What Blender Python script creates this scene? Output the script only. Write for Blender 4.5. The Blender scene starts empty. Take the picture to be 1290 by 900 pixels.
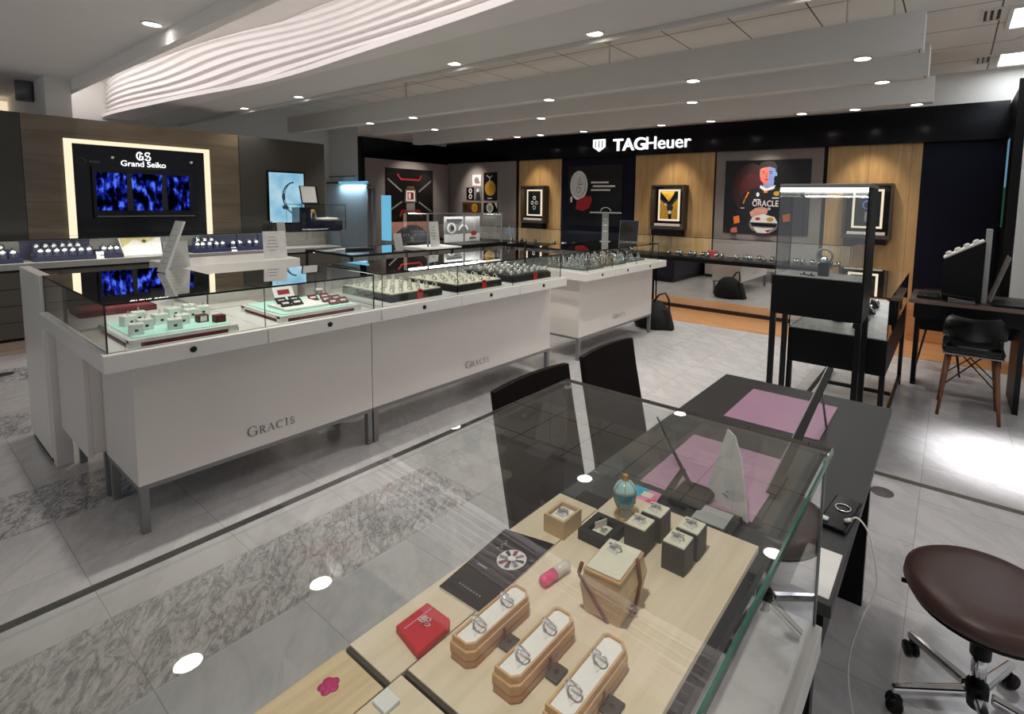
import bpy, bmesh, math, random
from mathutils import Vector, Matrix
random.seed(7)
PI = math.pi
S = bpy.context.scene
COL = S.collection

# ------------------------------------------------------------------ materials
def lin(c):
    c = c / 255.0
    return c / 12.92 if c <= 0.04045 else ((c + 0.055) / 1.055) ** 2.4
def rgb(r, g, b): return (lin(r), lin(g), lin(b), 1.0)
MATS = {}
def nt(name):
    m = bpy.data.materials.new(name); m.use_nodes = True
    t = m.node_tree; t.nodes.clear()
    out = t.nodes.new('ShaderNodeOutputMaterial')
    return m, t, out
def mat(name, col, rough=0.5, metal=0.0, var=0.06, scale=12.0, spec=0.5, coat=0.0, stretch=None, bump=0.0):
    if name in MATS: return MATS[name]
    m, t, out = nt(name)
    p = t.nodes.new('ShaderNodeBsdfPrincipled')
    c = rgb(*col)
    tc = t.nodes.new('ShaderNodeTexCoord'); mp = t.nodes.new('ShaderNodeMapping')
    if stretch: mp.inputs['Scale'].default_value = stretch
    n = t.nodes.new('ShaderNodeTexNoise'); n.inputs['Scale'].default_value = scale; n.inputs['Detail'].default_value = 4
    r = t.nodes.new('ShaderNodeValToRGB')
    lo = tuple(max(0, x * (1 - var)) for x in c[:3]) + (1,); hi = tuple(min(1, x * (1 + var)) for x in c[:3]) + (1,)
    r.color_ramp.elements[0].color = lo; r.color_ramp.elements[1].color = hi
    r.color_ramp.elements[0].position = 0.3; r.color_ramp.elements[1].position = 0.7
    L = t.links
    L.new(tc.outputs['Object'], mp.inputs[0]); L.new(mp.outputs[0], n.inputs['Vector'])
    L.new(n.outputs[0], r.inputs[0]); L.new(r.outputs[0], p.inputs['Base Color'])
    p.inputs['Roughness'].default_value = rough; p.inputs['Metallic'].default_value = metal
    p.inputs['Specular IOR Level'].default_value = spec
    p.inputs['Coat Weight'].default_value = coat
    if bump:
        b = t.nodes.new('ShaderNodeBump'); b.inputs['Strength'].default_value = bump; b.inputs['Distance'].default_value = 0.002
        L.new(n.outputs[0], b.inputs['Height']); L.new(b.outputs[0], p.inputs['Normal'])
    L.new(p.outputs[0], out.inputs[0])
    MATS[name] = m
    return m
def emit(name, col, strength):
    if name in MATS: return MATS[name]
    m, t, out = nt(name)
    e = t.nodes.new('ShaderNodeEmission'); e.inputs[0].default_value = rgb(*col); e.inputs[1].default_value = strength
    t.links.new(e.outputs[0], out.inputs[0]); MATS[name] = m
    return m
def glass_mat(name, tint, boost=1.7, gl=(1, 1, 1, 1)):
    m, t, out = nt(name); L = t.links
    g = t.nodes.new('ShaderNodeNewGeometry')
    f = t.nodes.new('ShaderNodeFresnel'); f.inputs[0].default_value = 1.5
    inv = t.nodes.new('ShaderNodeMath'); inv.operation = 'SUBTRACT'; inv.inputs[0].default_value = 1
    mul = t.nodes.new('ShaderNodeMath'); mul.operation = 'MULTIPLY'
    mul2 = t.nodes.new('ShaderNodeMath'); mul2.operation = 'MULTIPLY'; mul2.inputs[1].default_value = boost; mul2.use_clamp = True
    L.new(g.outputs['Backfacing'], inv.inputs[1]); L.new(f.outputs[0], mul2.inputs[0])
    L.new(mul2.outputs[0], mul.inputs[0]); L.new(inv.outputs[0], mul.inputs[1])
    tr = t.nodes.new('ShaderNodeBsdfTransparent'); tr.inputs[0].default_value = tint
    gg = t.nodes.new('ShaderNodeBsdfGlossy'); gg.inputs['Roughness'].default_value = 0.0; gg.inputs[0].default_value = gl
    mx = t.nodes.new('ShaderNodeMixShader')
    L.new(mul.outputs[0], mx.inputs[0]); L.new(tr.outputs[0], mx.inputs[1]); L.new(gg.outputs[0], mx.inputs[2])
    L.new(mx.outputs[0], out.inputs[0]); MATS[name] = m
    return m

WHITE = mat('white_laminate', (224, 218, 212), 0.35, var=0.015, scale=3)
WHITE2 = mat('white_slab', (232, 230, 224), 0.3, var=0.01, scale=3)
CEIL = mat('ceiling_paint', (240, 236, 232), 0.9, var=0.02, scale=2)
CEILD = mat('soffit_paint', (214, 211, 206), 0.85, var=0.02, scale=2)
PLEAT = mat('cove_white', (232, 226, 224), 0.7, var=0.01, scale=2)
WALLW = mat('wall_paint', (226, 224, 219), 0.85, var=0.02, scale=2)
DARKW = mat('charcoal_panel', (62, 60, 54), 0.55, var=0.05, scale=3)
GREYW = mat('grey_fabric_panel', (142, 132, 127), 0.85, var=0.04, scale=90)
NAVY = mat('navy_panel', (5, 8, 30), 0.6, spec=0.2, var=0.1, scale=4)
NAVYL = mat('navy_leather', (24, 28, 62), 0.6, var=0.15, scale=40)
BLACKG = mat('black_gloss', (4, 6, 13), 0.16, var=0.05, scale=3, spec=0.3)
BLACK = mat('black_lacquer', (7, 7, 7), 0.42, var=0.1, scale=6, spec=0.22)
BLACKM = mat('black_metal', (14, 14, 14), 0.35, 0.3, var=0.1, scale=20)
DESK = mat('graphite_desktop', (46, 47, 47), 0.42, var=0.06, scale=30)
GREYM = mat('grey_steel', (128, 128, 128), 0.45, 0.25, var=0.04, scale=20)
CHROME = mat('chrome', (215, 215, 218), 0.1, 1.0, var=0.02, scale=10)
SILVER = mat('silver', (226, 226, 224), 0.18, 1.0, var=0.03, scale=10)
GOLD = mat('gold', (225, 178, 88), 0.22, 1.0, var=0.05, scale=10)
ROSE = mat('dial_white', (236, 236, 232), 0.3, var=0.02)
BRLEATH = mat('brown_leather', (64, 42, 36), 0.42, var=0.06, scale=60, bump=0.05)
DKBROWN = mat('espresso_veneer', (17, 7, 5), 0.45, var=0.1, scale=9, spec=0.15)
BROWNBOX = mat('brown_cabinet', (64, 54, 46), 0.45, var=0.08, scale=6)
WALNUT = mat('walnut_leg', (104, 62, 40), 0.45, var=0.18, scale=14, stretch=(4, 4, 0.6))
MINT = mat('mint_felt', (190, 236, 222), 0.9, var=0.03, scale=60)
MAROON = mat('maroon_card', (96, 26, 32), 0.6, var=0.08, scale=30)
REDM = mat('red_card', (196, 34, 48), 0.5, var=0.05, scale=20)
REDTAG = mat('red_tag', (188, 22, 26), 0.4, var=0.05)
CREAM = mat('cream_velvet', (226, 222, 200), 0.85, var=0.05, scale=50)
WHITEF = mat('white_fabric', (238, 236, 230), 0.8, var=0.03, scale=60)
PAPER = mat('white_paper', (226, 226, 222), 0.8, var=0.02, scale=20)
FROST = mat('frosted_acrylic', (168, 168, 165), 0.35, var=0.05, scale=8)
LILAC = mat('lilac_mat', (176, 138, 162), 0.32, var=0.03, scale=6)
PINK = mat('pink_gel', (235, 62, 124), 0.3, var=0.08, scale=40)
FELT = mat('black_felt', (24, 25, 24), 0.8, var=0.1, scale=60)
DKGREY = mat('dark_grey_box', (60, 58, 52), 0.6, var=0.06, scale=60)
TANW = mat('tan_wood_box', (202, 172, 128), 0.5, var=0.08, scale=10, stretch=(2, 9, 9))
TANW2 = mat('honey_wood', (206, 164, 116), 0.45, var=0.1, scale=9, stretch=(9, 1.5, 9))
STRAP = mat('brown_strap', (120, 66, 44), 0.5, var=0.1, scale=30)
REDWOOD = mat('red_wood_line', (150, 92, 66), 0.5, var=0.08, scale=20)
CLIP = mat('dark_bronze', (72, 62, 48), 0.45, 0.2, var=0.08, scale=30)
TEAL = mat('teal_enamel', (40, 150, 172), 0.18, var=0.25, scale=30, coat=0.6)
TEALL = mat('pale_enamel', (170, 214, 214), 0.2, var=0.2, scale=40, coat=0.5)
INK = mat('grey_ink', (96, 92, 90), 0.6, var=0.03)
INKD = mat('dark_ink', (30, 30, 30), 0.6, var=0.03)
STEELP = mat('blue_grey_glass_panel', (178, 190, 198), 0.35, var=0.06, scale=2)
YELW = mat('amber_dial', (186, 144, 52), 0.35, var=0.2, scale=16)
SKIN = mat('skin_print', (206, 150, 132), 0.5, var=0.1, scale=10)
REDP = mat('red_print', (150, 26, 30), 0.4, var=0.2, scale=9)
GREYP = mat('grey_print', (122, 120, 118), 0.5, var=0.25, scale=12)
WHITEP = mat('white_print', (222, 218, 214), 0.45, var=0.08, scale=20)
BLUEP = mat('blue_print', (60, 110, 190), 0.45, var=0.2, scale=8)
BLACKP = mat('black_print', (14, 13, 14), 0.25, var=0.2, scale=4)
CYANC = mat('cyan_print', (60, 170, 205), 0.5, var=0.15, scale=14)
PINKC = mat('pink_print', (226, 140, 176), 0.5, var=0.2, scale=14)
BAGM = mat('black_nylon', (7, 7, 8), 0.75, var=0.15, scale=20)
PLUM = mat('pale_plinth', (176, 158, 140), 0.5, var=0.05, scale=5)
GLASS = glass_mat('clear_glass', (0.975, 0.993, 0.985, 1), 2.0)
GLASSF = glass_mat('case_glass', (0.985, 0.996, 0.992, 1), 1.75)
GEDGE = mat('glass_edge', (20, 28, 27), 0.2, var=0.1, scale=30)
GEDGE2 = mat('glass_edge_green', (36, 92, 74), 0.15, var=0.2, scale=30)
MIRROR = mat('mirror_silver', (214, 212, 208), 0.02, 1.0, var=0.005, scale=2)
E_SIGN = emit('sign_white', (255, 255, 255), 1.5)
E_FRAME = emit('light_frame', (255, 234, 200), 1.15)
E_LENS = emit('lamp_lens', (255, 247, 236), 14.0)
E_PANEL = emit('lamp_panel', (236, 244, 255), 3.2)
E_LED = emit('led_strip', (255, 252, 246), 6.0)
E_LEDW = emit('led_strip_warm', (255, 236, 206), 0.95)
E_BLUE = emit('blue_sign_light', (120, 200, 236), 0.8)

def wood_panel(name, c1, c2, scale, stretch, rough, rot=0.0, board=None, along=0, bw=0.12):
    m, t, out = nt(name); L = t.links
    tc = t.nodes.new('ShaderNodeTexCoord'); mp = t.nodes.new('ShaderNodeMapping')
    mp.inputs['Scale'].default_value = stretch
    n = t.nodes.new('ShaderNodeTexNoise'); n.inputs['Scale'].default_value = scale; n.inputs['Detail'].default_value = 8; n.inputs['Distortion'].default_value = 0.6
    r = t.nodes.new('ShaderNodeValToRGB'); r.color_ramp.elements[0].color = rgb(*c1); r.color_ramp.elements[1].color = rgb(*c2)
    r.color_ramp.elements[0].position = 0.32; r.color_ramp.elements[1].position = 0.68
    p = t.nodes.new('ShaderNodeBsdfPrincipled'); p.inputs['Roughness'].default_value = rough
    L.new(tc.outputs['Object'], mp.inputs[0]); L.new(mp.outputs[0], n.inputs['Vector']); L.new(n.outputs[0], r.inputs[0])
    src = r.outputs[0]
    if board:      # thin dark joints every `board` metres along the given axis
        sx = t.nodes.new('ShaderNodeSeparateXYZ'); L.new(tc.outputs['Object'], sx.inputs[0])
        dv = t.nodes.new('ShaderNodeMath'); dv.operation = 'DIVIDE'; dv.inputs[1].default_value = board
        fr = t.nodes.new('ShaderNodeMath'); fr.operation = 'FRACT'
        lt = t.nodes.new('ShaderNodeMath'); lt.operation = 'LESS_THAN'; lt.inputs[1].default_value = bw
        L.new(sx.outputs[along], dv.inputs[0]); L.new(dv.outputs[0], fr.inputs[0]); L.new(fr.outputs[0], lt.inputs[0])
        mx = t.nodes.new('ShaderNodeMix'); mx.data_type = 'RGBA'
        L.new(lt.outputs[0], mx.inputs[0]); L.new(src, mx.inputs[6]); mx.inputs[7].default_value = tuple(x * 0.55 for x in rgb(*c1)[:3]) + (1,)
        src = mx.outputs[2]
    L.new(src, p.inputs['Base Color']); L.new(p.outputs[0], out.inputs[0]); MATS[name] = m
    return m
OAKW = wood_panel('oak_wall', (182, 144, 94), (202, 166, 116), 3, (6, 6, 0.7), 0.5, board=0.45, along=0, bw=0.012)
OAKF = wood_panel('oak_floor', (190, 132, 84), (214, 160, 110), 3, (0.8, 8, 8), 0.4, board=0.12, along=1, bw=0.02)
INKL = mat('pale_ink', (150, 150, 148), 0.6, var=0.03)
BOARD = wood_panel('pale_board', (216, 200, 170), (230, 215, 188), 5, (9, 0.7, 4), 0.5)
BOARD2 = wood_panel('streaked_board', (200, 174, 132), (226, 206, 168), 5, (11, 0.5, 4), 0.5)
MARBB = wood_panel('brown_stone', (92, 80, 62), (116, 102, 82), 2.2, (1, 0.5, 2.4), 0.22, board=0.236, along=2, bw=0.016)

def marble():
    m, t, out = nt('marble_tile'); L = t.links
    N = lambda k: t.nodes.new('ShaderNode' + k)
    def M(op, a=None, b=None):
        x = N('Math'); x.operation = op
        for i, v in enumerate((a, b)):
            if v is None: continue
            if isinstance(v, (int, float)): x.inputs[i].default_value = v
            else: L.new(v, x.inputs[i])
        return x.outputs[0]
    tc = N('TexCoord'); sp = N('SeparateXYZ'); L.new(tc.outputs['Object'], sp.inputs[0])
    T = 0.455
    u = M('DIVIDE', M('ADD', sp.outputs[0], 2.315 + T * 20), T); v = M('DIVIDE', M('ADD', sp.outputs[1], -0.435 + T * 20), T)
    fu, fv = M('FLOOR', u), M('FLOOR', v); ru, rv = M('FRACT', u), M('FRACT', v)
    cb = N('CombineXYZ'); L.new(fu, cb.inputs[0]); L.new(fv, cb.inputs[1])
    wn = N('TexWhiteNoise'); wn.noise_dimensions = '2D'; L.new(cb.outputs[0], wn.inputs['Vector'])
    off = N('VectorMath'); off.operation = 'SCALE'; L.new(wn.outputs['Color'], off.inputs[0]); off.inputs['Scale'].default_value = 37.0
    # strong veining sits in every third file of tiles
    band = M('MULTIPLY', M('MULTIPLY', M('LESS_THAN', M('FRACT', M('DIVIDE', M('ADD', fu, 1.0), 3.0)), 0.2), M('LESS_THAN', fu, 21.5)), M('LESS_THAN', fv, 22.5))
    rot = N('VectorRotate'); rot.rotation_type = 'Z_AXIS'; rot.inputs['Angle'].default_value = 0.6
    L.new(tc.outputs['Object'], rot.inputs['Vector'])
    mp = N('Mapping'); mp.inputs['Scale'].default_value = (1.0, 2.4, 1); L.new(rot.outputs[0], mp.inputs[0])
    add = N('VectorMath'); add.operation = 'ADD'; L.new(mp.outputs[0], add.inputs[0]); L.new(off.outputs[0], add.inputs[1])
    def vein(scale, dist, width):
        n = N('TexNoise'); n.inputs['Scale'].default_value = scale; n.inputs['Detail'].default_value = 7; n.inputs['Roughness'].default_value = 0.62; n.inputs['Distortion'].default_value = dist
        L.new(add.outputs[0], n.inputs['Vector'])
        d = M('ABSOLUTE', M('SUBTRACT', n.outputs[0], 0.5))
        q = M('SUBTRACT', 1.0, M('DIVIDE', d, width)); x = N('Clamp'); L.new(q, x.inputs[0]); return x.outputs[0]
    v1 = vein(6.5, 0.9, 0.06); v2 = vein(15.0, 0.7, 0.07); v3 = vein(1.8, 0.6, 0.09)
    heavy = M('ADD', M('MULTIPLY', band, 0.5), M('MULTIPLY', wn.outputs['Value'], 0.06))
    a1 = M('MULTIPLY', v1, M('ADD', heavy, 0.04)); a2 = M('MULTIPLY', v2, M('MULTIPLY', heavy, 0.8)); a3 = M('MULTIPLY', v3, 0.16)
    s = M('ADD', M('ADD', a1, a2), a3)
    cl = N('Clamp'); L.new(s, cl.inputs[0])
    mx = N('Mix'); mx.data_type = 'RGBA'; mx.inputs[6].default_value = rgb(200, 198, 198); mx.inputs[7].default_value = rgb(104, 106, 108)
    L.new(cl.outputs[0], mx.inputs[0])
    g = 0.006
    e = M('MAXIMUM', M('LESS_THAN', ru, g), M('LESS_THAN', rv, g))
    mx2 = N('Mix'); mx2.data_type = 'RGBA'; L.new(M('MULTIPLY', e, 0.6), mx2.inputs[0]); L.new(mx.outputs[2], mx2.inputs[6]); mx2.inputs[7].default_value = rgb(110, 108, 106)
    p = N('BsdfPrincipled'); L.new(mx2.outputs[2], p.inputs['Base Color'])
    n = N('TexNoise'); n.inputs['Scale'].default_value = 6; n.inputs['Detail'].default_value = 3; L.new(tc.outputs['Object'], n.inputs['Vector'])
    p_r = M('ADD', M('MULTIPLY', n.outputs[0], 0.1), 0.16); L.new(p_r, p.inputs['Roughness'])
    L.new(p.outputs[0], out.inputs[0])
    return m
FLOORM = marble()
def tile_ceiling():
    m, t, out = nt('ceiling_tile'); L = t.links
    tc = t.nodes.new('ShaderNodeTexCoord'); mp = t.nodes.new('ShaderNodeMapping'); mp.inputs['Location'].default_value = (0.42, 0.35, 0)
    b = t.nodes.new('ShaderNodeTexBrick'); b.offset = 0.0; b.inputs['Scale'].default_value = 1; b.inputs['Brick Width'].default_value = 0.62; b.inputs['Row Height'].default_value = 0.62
    b.inputs['Mortar Size'].default_value = 0.006
    b.inputs['Color1'].default_value = rgb(236, 233, 225); b.inputs['Color2'].default_value = rgb(231, 228, 221); b.inputs['Mortar'].default_value = rgb(96, 92, 88)
    p = t.nodes.new('ShaderNodeBsdfPrincipled'); p.inputs['Roughness'].default_value = 0.9
    L.new(tc.outputs['Object'], mp.inputs[0]); L.new(mp.outputs[0], b.inputs['Vector']); L.new(b.outputs['Color'], p.inputs['Base Color']); L.new(p.outputs[0], out.inputs[0])
    return m
CTILE = tile_ceiling()
def screen_forest():      # blue forest picture on the television: dark upright trunks over blue mottling
    m, t, out = nt('forest_screen'); L = t.links
    N = lambda k: t.nodes.new('ShaderNode' + k)
    tc = N('TexCoord'); mp = N('Mapping'); mp.inputs['Scale'].default_value = (1, 8, 2.6); L.new(tc.outputs['Object'], mp.inputs[0])
    n = N('TexNoise'); n.inputs['Scale'].default_value = 3.0; n.inputs['Detail'].default_value = 5; L.new(mp.outputs[0], n.inputs['Vector'])
    n2 = N('TexNoise'); n2.inputs['Scale'].default_value = 10; n2.inputs['Detail'].default_value = 4; L.new(tc.outputs['Object'], n2.inputs['Vector'])
    mul = N('Math'); mul.operation = 'MULTIPLY'; L.new(n.outputs[0], mul.inputs[0]); L.new(n2.outputs[0], mul.inputs[1])
    r = N('ValToRGB'); e = r.color_ramp.elements; e[0].position = 0.23; e[0].color = rgb(1, 2, 8); e[1].position = 0.37; e[1].color = rgb(84, 118, 246)
    k = e.new(0.30); k.color = rgb(22, 34, 150)
    L.new(mul.outputs[0], r.inputs[0])
    em = N('Emission'); em.inputs[1].default_value = 1.0; L.new(r.outputs[0], em.inputs[0]); L.new(em.outputs[0], out.inputs[0])
    return m
FOREST = screen_forest()
def lightbox():
    m, t, out = nt('ice_blue_print'); L = t.links
    N = lambda k: t.nodes.new('ShaderNode' + k)
    tc = N('TexCoord'); n = N('TexNoise'); n.inputs['Scale'].default_value = 5; n.inputs['Detail'].default_value = 6; L.new(tc.outputs['Object'], n.inputs['Vector'])
    r = N('ValToRGB'); r.color_ramp.elements[0].position = 0.3; r.color_ramp.elements[0].color = rgb(128, 192, 222); r.color_ramp.elements[1].position = 0.7; r.color_ramp.elements[1].color = rgb(196, 230, 244)
    L.new(n.outputs[0], r.inputs[0])
    em = N('Emission'); em.inputs[1].default_value = 0.85; L.new(r.outputs[0], em.inputs[0]); L.new(em.outputs[0], out.inputs[0])
    return m
ICE = lightbox()

# ------------------------------------------------------------------ mesh builder
class MB:
    def __init__(s, o=(0, 0, 0), m=None):
        s.bm = bmesh.new(); s.mats = []; s.o = Vector(o); s.cur = m
    def mi(s, m):
        m = m or s.cur
        if m not in s.mats: s.mats.append(m)
        return s.mats.index(m)
    def box(s, x0, x1, y0, y1, z0, z1, m=None):
        i = s.mi(m)
        v = [s.bm.verts.new((x, y, z)) for z in (z0, z1) for y in (y0, y1) for x in (x0, x1)]
        for f in ((0, 2, 3, 1), (4, 5, 7, 6), (0, 1, 5, 4), (2, 6, 7, 3), (0, 4, 6, 2), (1, 3, 7, 5)):
            s.bm.faces.new([v[k] for k in f]).material_index = i
        return v
    def obox(s, c, size, M=None, m=None):     # oriented box centred on c
        v = s.box(-size[0] / 2, size[0] / 2, -size[1] / 2, size[1] / 2, -size[2] / 2, size[2] / 2, m)
        M = M or Matrix.Identity(3)
        for q in v: q.co = Vector(c) + M @ q.co
        return v
    def pane(s, x0, x1, y0, y1, z0, z1, g, e):   # glass plate whose four rim faces take the edge material
        s.mi(g); ie = s.mi(e); ig = s.mi(g)
        d = (x1 - x0, y1 - y0, z1 - z0); ax = d.index(min(d))
        n0 = len(s.bm.faces); s.box(x0, x1, y0, y1, z0, z1, g)
        s.bm.faces.ensure_lookup_table(); s.bm.normal_update()
        for f in s.bm.faces[n0:]:
            f.material_index = ig if abs(f.normal[ax]) > 0.9 else ie
    def poly(s, pts, m=None):
        f = s.bm.faces.new([s.bm.verts.new(p) for p in pts]); f.material_index = s.mi(m); return f
    def prism(s, pts, d, m=None):             # 3-D outline pushed along d
        i = s.mi(m); d = Vector(d)
        a = [s.bm.verts.new(p) for p in pts]; b = [s.bm.verts.new(Vector(p) + d) for p in pts]
        n = len(a)
        fs = [s.bm.faces.new(a[::-1]), s.bm.faces.new(b)]
        for k in range(n): fs.append(s.bm.faces.new((a[k], a[(k + 1) % n], b[(k + 1) % n], b[k])))
        for f in fs: f.material_index = i
        bmesh.ops.recalc_face_normals(s.bm, faces=fs)
        return fs
    def tube(s, pts, r, m=None, n=8, closed=False):
        i = s.mi(m); pts = [Vector(p) for p in pts]; rings = []
        R = r if isinstance(r, (list, tuple)) else [r] * len(pts)
        N = len(pts); up = None
        for k, p in enumerate(pts):
            if closed: t = (pts[(k + 1) % N] - pts[k - 1])
            else: t = pts[min(k + 1, N - 1)] - pts[max(k - 1, 0)]
            t.normalize()
            if up is None or abs(up.dot(t)) > 0.95:
                up = Vector((0, 0, 1)) if abs(t.z) < 0.9 else Vector((1, 0, 0))
            a = t.cross(up).normalized(); b = a.cross(t).normalized(); up = b
            rings.append([s.bm.verts.new(p + (a * math.cos(2 * PI * q / n) + b * math.sin(2 * PI * q / n)) * R[k]) for q in range(n)])
        for k in range(N if closed else N - 1):
            A, B = rings[k], rings[(k + 1) % N]
            for q in range(n):
                f = s.bm.faces.new((A[q], A[(q + 1) % n], B[(q + 1) % n], B[q])); f.material_index = i; f.smooth = True
        if not closed:
            for rr, rev in ((rings[0], True), (rings[-1], False)):
                f = s.bm.faces.new(rr[::-1] if rev else rr); f.material_index = i
        return rings
    def lathe(s, prof, c=(0, 0, 0), m=None, n=24, M=None, sy=1.0):
        i = s.mi(m); M = M or Matrix.Identity(3); c = Vector(c); rings = []
        for r, z in prof:
            if r < 1e-6: rings.append([s.bm.verts.new(c + M @ Vector((0, 0, z)))])
            else: rings.append([s.bm.verts.new(c + M @ Vector((r * math.cos(2 * PI * q / n), sy * r * math.sin(2 * PI * q / n), z))) for q in range(n)])
        fs = []
        for A, B in zip(rings, rings[1:]):
            for q in range(n):
                a = [A[q % len(A)], A[(q + 1) % len(A)], B[(q + 1) % len(B)], B[q % len(B)]]
                u = []
                for x in a:
                    if x not in u: u.append(x)
                if len(u) > 2:
                    f = s.bm.faces.new(u); f.material_index = i; f.smooth = True; fs.append(f)
        for rr in (rings[0], rings[-1]):
            if len(rr) > 2: f = s.bm.faces.new(rr); f.material_index = i; fs.append(f)
        bmesh.ops.recalc_face_normals(s.bm, faces=fs)
    def build(s, name, parent=None, bevel=0, seg=2, o=None, sub=0):
        me = bpy.data.meshes.new(name)
        off = Vector(o) if o is not None else s.o
        if off.length: bmesh.ops.translate(s.bm, verts=s.bm.verts, vec=-off)
        s.bm.normal_update(); s.bm.to_mesh(me); s.bm.free()
        for m in s.mats: me.materials.append(m)
        ob = bpy.data.objects.new(name, me); COL.objects.link(ob)
        if parent is not None: ob.parent = parent
        else: ob.location = off
        if bevel:
            b = ob.modifiers.new('edge', 'BEVEL'); b.width = bevel; b.segments = seg; b.limit_method = 'ANGLE'; b.angle_limit = 0.6
        if sub:
            b = ob.modifiers.new('round', 'SUBSURF'); b.levels = sub; b.render_levels = sub
        return ob

def tag(o, label, cat, group=None):
    o['label'] = label; o['category'] = cat
    if group: o['group'] = group
    return o
def thing(name, label, cat, loc=(0, 0, 0), rz=0.0, group=None):
    o = bpy.data.objects.new(name, None); COL.objects.link(o); o.empty_display_size = 0.05
    o.location = loc; o.rotation_euler = (0, 0, rz)
    return tag(o, label, cat, group)
def struct(o, parent=None):
    if parent is None: o['kind'] = 'structure'
    return o
def copy_tree(o, parent=None):
    c = o.copy(); COL.objects.link(c)
    if parent is not None: c.parent = parent
    for ch in list(o.children): copy_tree(ch, c)
    return c
def dup(root, loc, rz, label, group=None):
    c = copy_tree(root); c.location = loc; c.rotation_euler = (0, 0, rz); c['label'] = label
    if group: c['group'] = group
    return c
class Once:       # place(): the first call moves the prototype itself, later calls copy it
    def __init__(s, root): s.r = root; s.used = False
    def put(s, loc, rz, label, group=None):
        if not s.used:
            s.used = True; s.r.location = loc; s.r.rotation_euler = (0, 0, rz); s.r['label'] = label
            if group: s.r['group'] = group
            return s.r
        return dup(s.r, loc, rz, label, group)
ORD = ['first', 'second', 'third', 'fourth', 'fifth', 'sixth', 'seventh', 'eighth', 'ninth', 'tenth', 'eleventh', 'twelfth', 'thirteenth', 'fourteenth', 'fifteenth', 'sixteenth', 'seventeenth', 'eighteenth', 'nineteenth', 'twentieth', 'twenty-first', 'twenty-second', 'twenty-third', 'twenty-fourth', 'twenty-fifth', 'twenty-sixth']
def rotz(a): return Matrix.Rotation(a, 3, 'Z')
def text_obj(name, s, size, M, mater, parent=None, depth=0.004, bold=0.0, o=(0, 0, 0), spacing=1.0, sx=1.0, shear=0.0, fit=None):
    cu = bpy.data.curves.new(name, 'FONT'); cu.body = s; cu.size = size; cu.extrude = depth; cu.offset = bold; cu.align_x = 'CENTER'; cu.align_y = 'CENTER'; cu.space_character = spacing; cu.shear = shear
    tmp = bpy.data.objects.new(name, cu); COL.objects.link(tmp)
    dg = bpy.context.evaluated_depsgraph_get(); dg.update()
    me = bpy.data.meshes.new_from_object(tmp.evaluated_get(dg)); bpy.data.objects.remove(tmp); bpy.data.curves.remove(cu)
    me.materials.clear(); me.materials.append(mater); me.name = name
    if fit:      # stretch the lettering to a given width and height about its centre
        xs = [v.co.x for v in me.vertices]; zs = [v.co.y for v in me.vertices]
        me.transform(Matrix.Translation((-(min(xs) + max(xs)) / 2, -(min(zs) + max(zs)) / 2, 0))); me.transform(Matrix.Diagonal((fit[0] / (max(xs) - min(xs)), fit[1] / (max(zs) - min(zs)), 1, 1)))
    me.transform(Matrix.Diagonal((sx, 1, 1, 1))); me.transform(M)
    me.transform(Matrix.Translation(-Vector(o)))
    ob = bpy.data.objects.new(name, me); COL.objects.link(ob)
    if parent is not None: ob.parent = parent
    return ob
def frame(origin, u, v):      # 4x4 with local x along u, y along v, z = u x v
    u = Vector(u).normalized(); v = Vector(v).normalized(); w = u.cross(v)
    return Matrix(((u.x, v.x, w.x, origin[0]), (u.y, v.y, w.y, origin[1]), (u.z, v.z, w.z, origin[2]), (0, 0, 0, 1)))
class Pic:        # flat printed picture made of thin inlaid shapes on one plane
    def __init__(s, mb, F, step=0.0006): s.mb = mb; s.F = F; s.k = 1; s.step = step
    def p(s, x, y): return s.F @ Vector((x, y, s.k * s.step))
    def poly(s, pts, m):
        f = s.mb.poly([s.p(*q) for q in pts], m); f.normal_update()
        if f.normal.dot(s.F.to_3x3() @ Vector((0, 0, 1))) < 0: f.normal_flip()
        s.k += 1
    def rect(s, x0, x1, y0, y1, m): s.poly([(x0, y0), (x1, y0), (x1, y1), (x0, y1)], m)
    def disc(s, x, y, r, m, ry=None, n=20, a0=0, a1=2 * PI):
        ry = ry or r
        s.poly([(x + r * math.cos(a0 + (a1 - a0) * i / n), y + ry * math.sin(a0 + (a1 - a0) * i / n)) for i in range(n if a1 - a0 > 6.2 else n + 1)], m)
    def line(s, pts, w, m):
        for (x0, y0), (x1, y1) in zip(pts, pts[1:]):
            d = math.hypot(x1 - x0, y1 - y0) or 1e-6; nx, ny = -(y1 - y0) / d * w / 2, (x1 - x0) / d * w / 2
            s.poly([(x0 + nx, y0 + ny), (x0 - nx, y0 - ny), (x1 - nx, y1 - ny), (x1 + nx, y1 + ny)], m)
    def arc(s, x, y, r, w, a0, a1, m, n=14, ry=None):
        ry = ry or r
        s.line([(x + r * math.cos(a0 + (a1 - a0) * i / n), y + ry * math.sin(a0 + (a1 - a0) * i / n)) for i in range(n + 1)], w, m)
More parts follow.
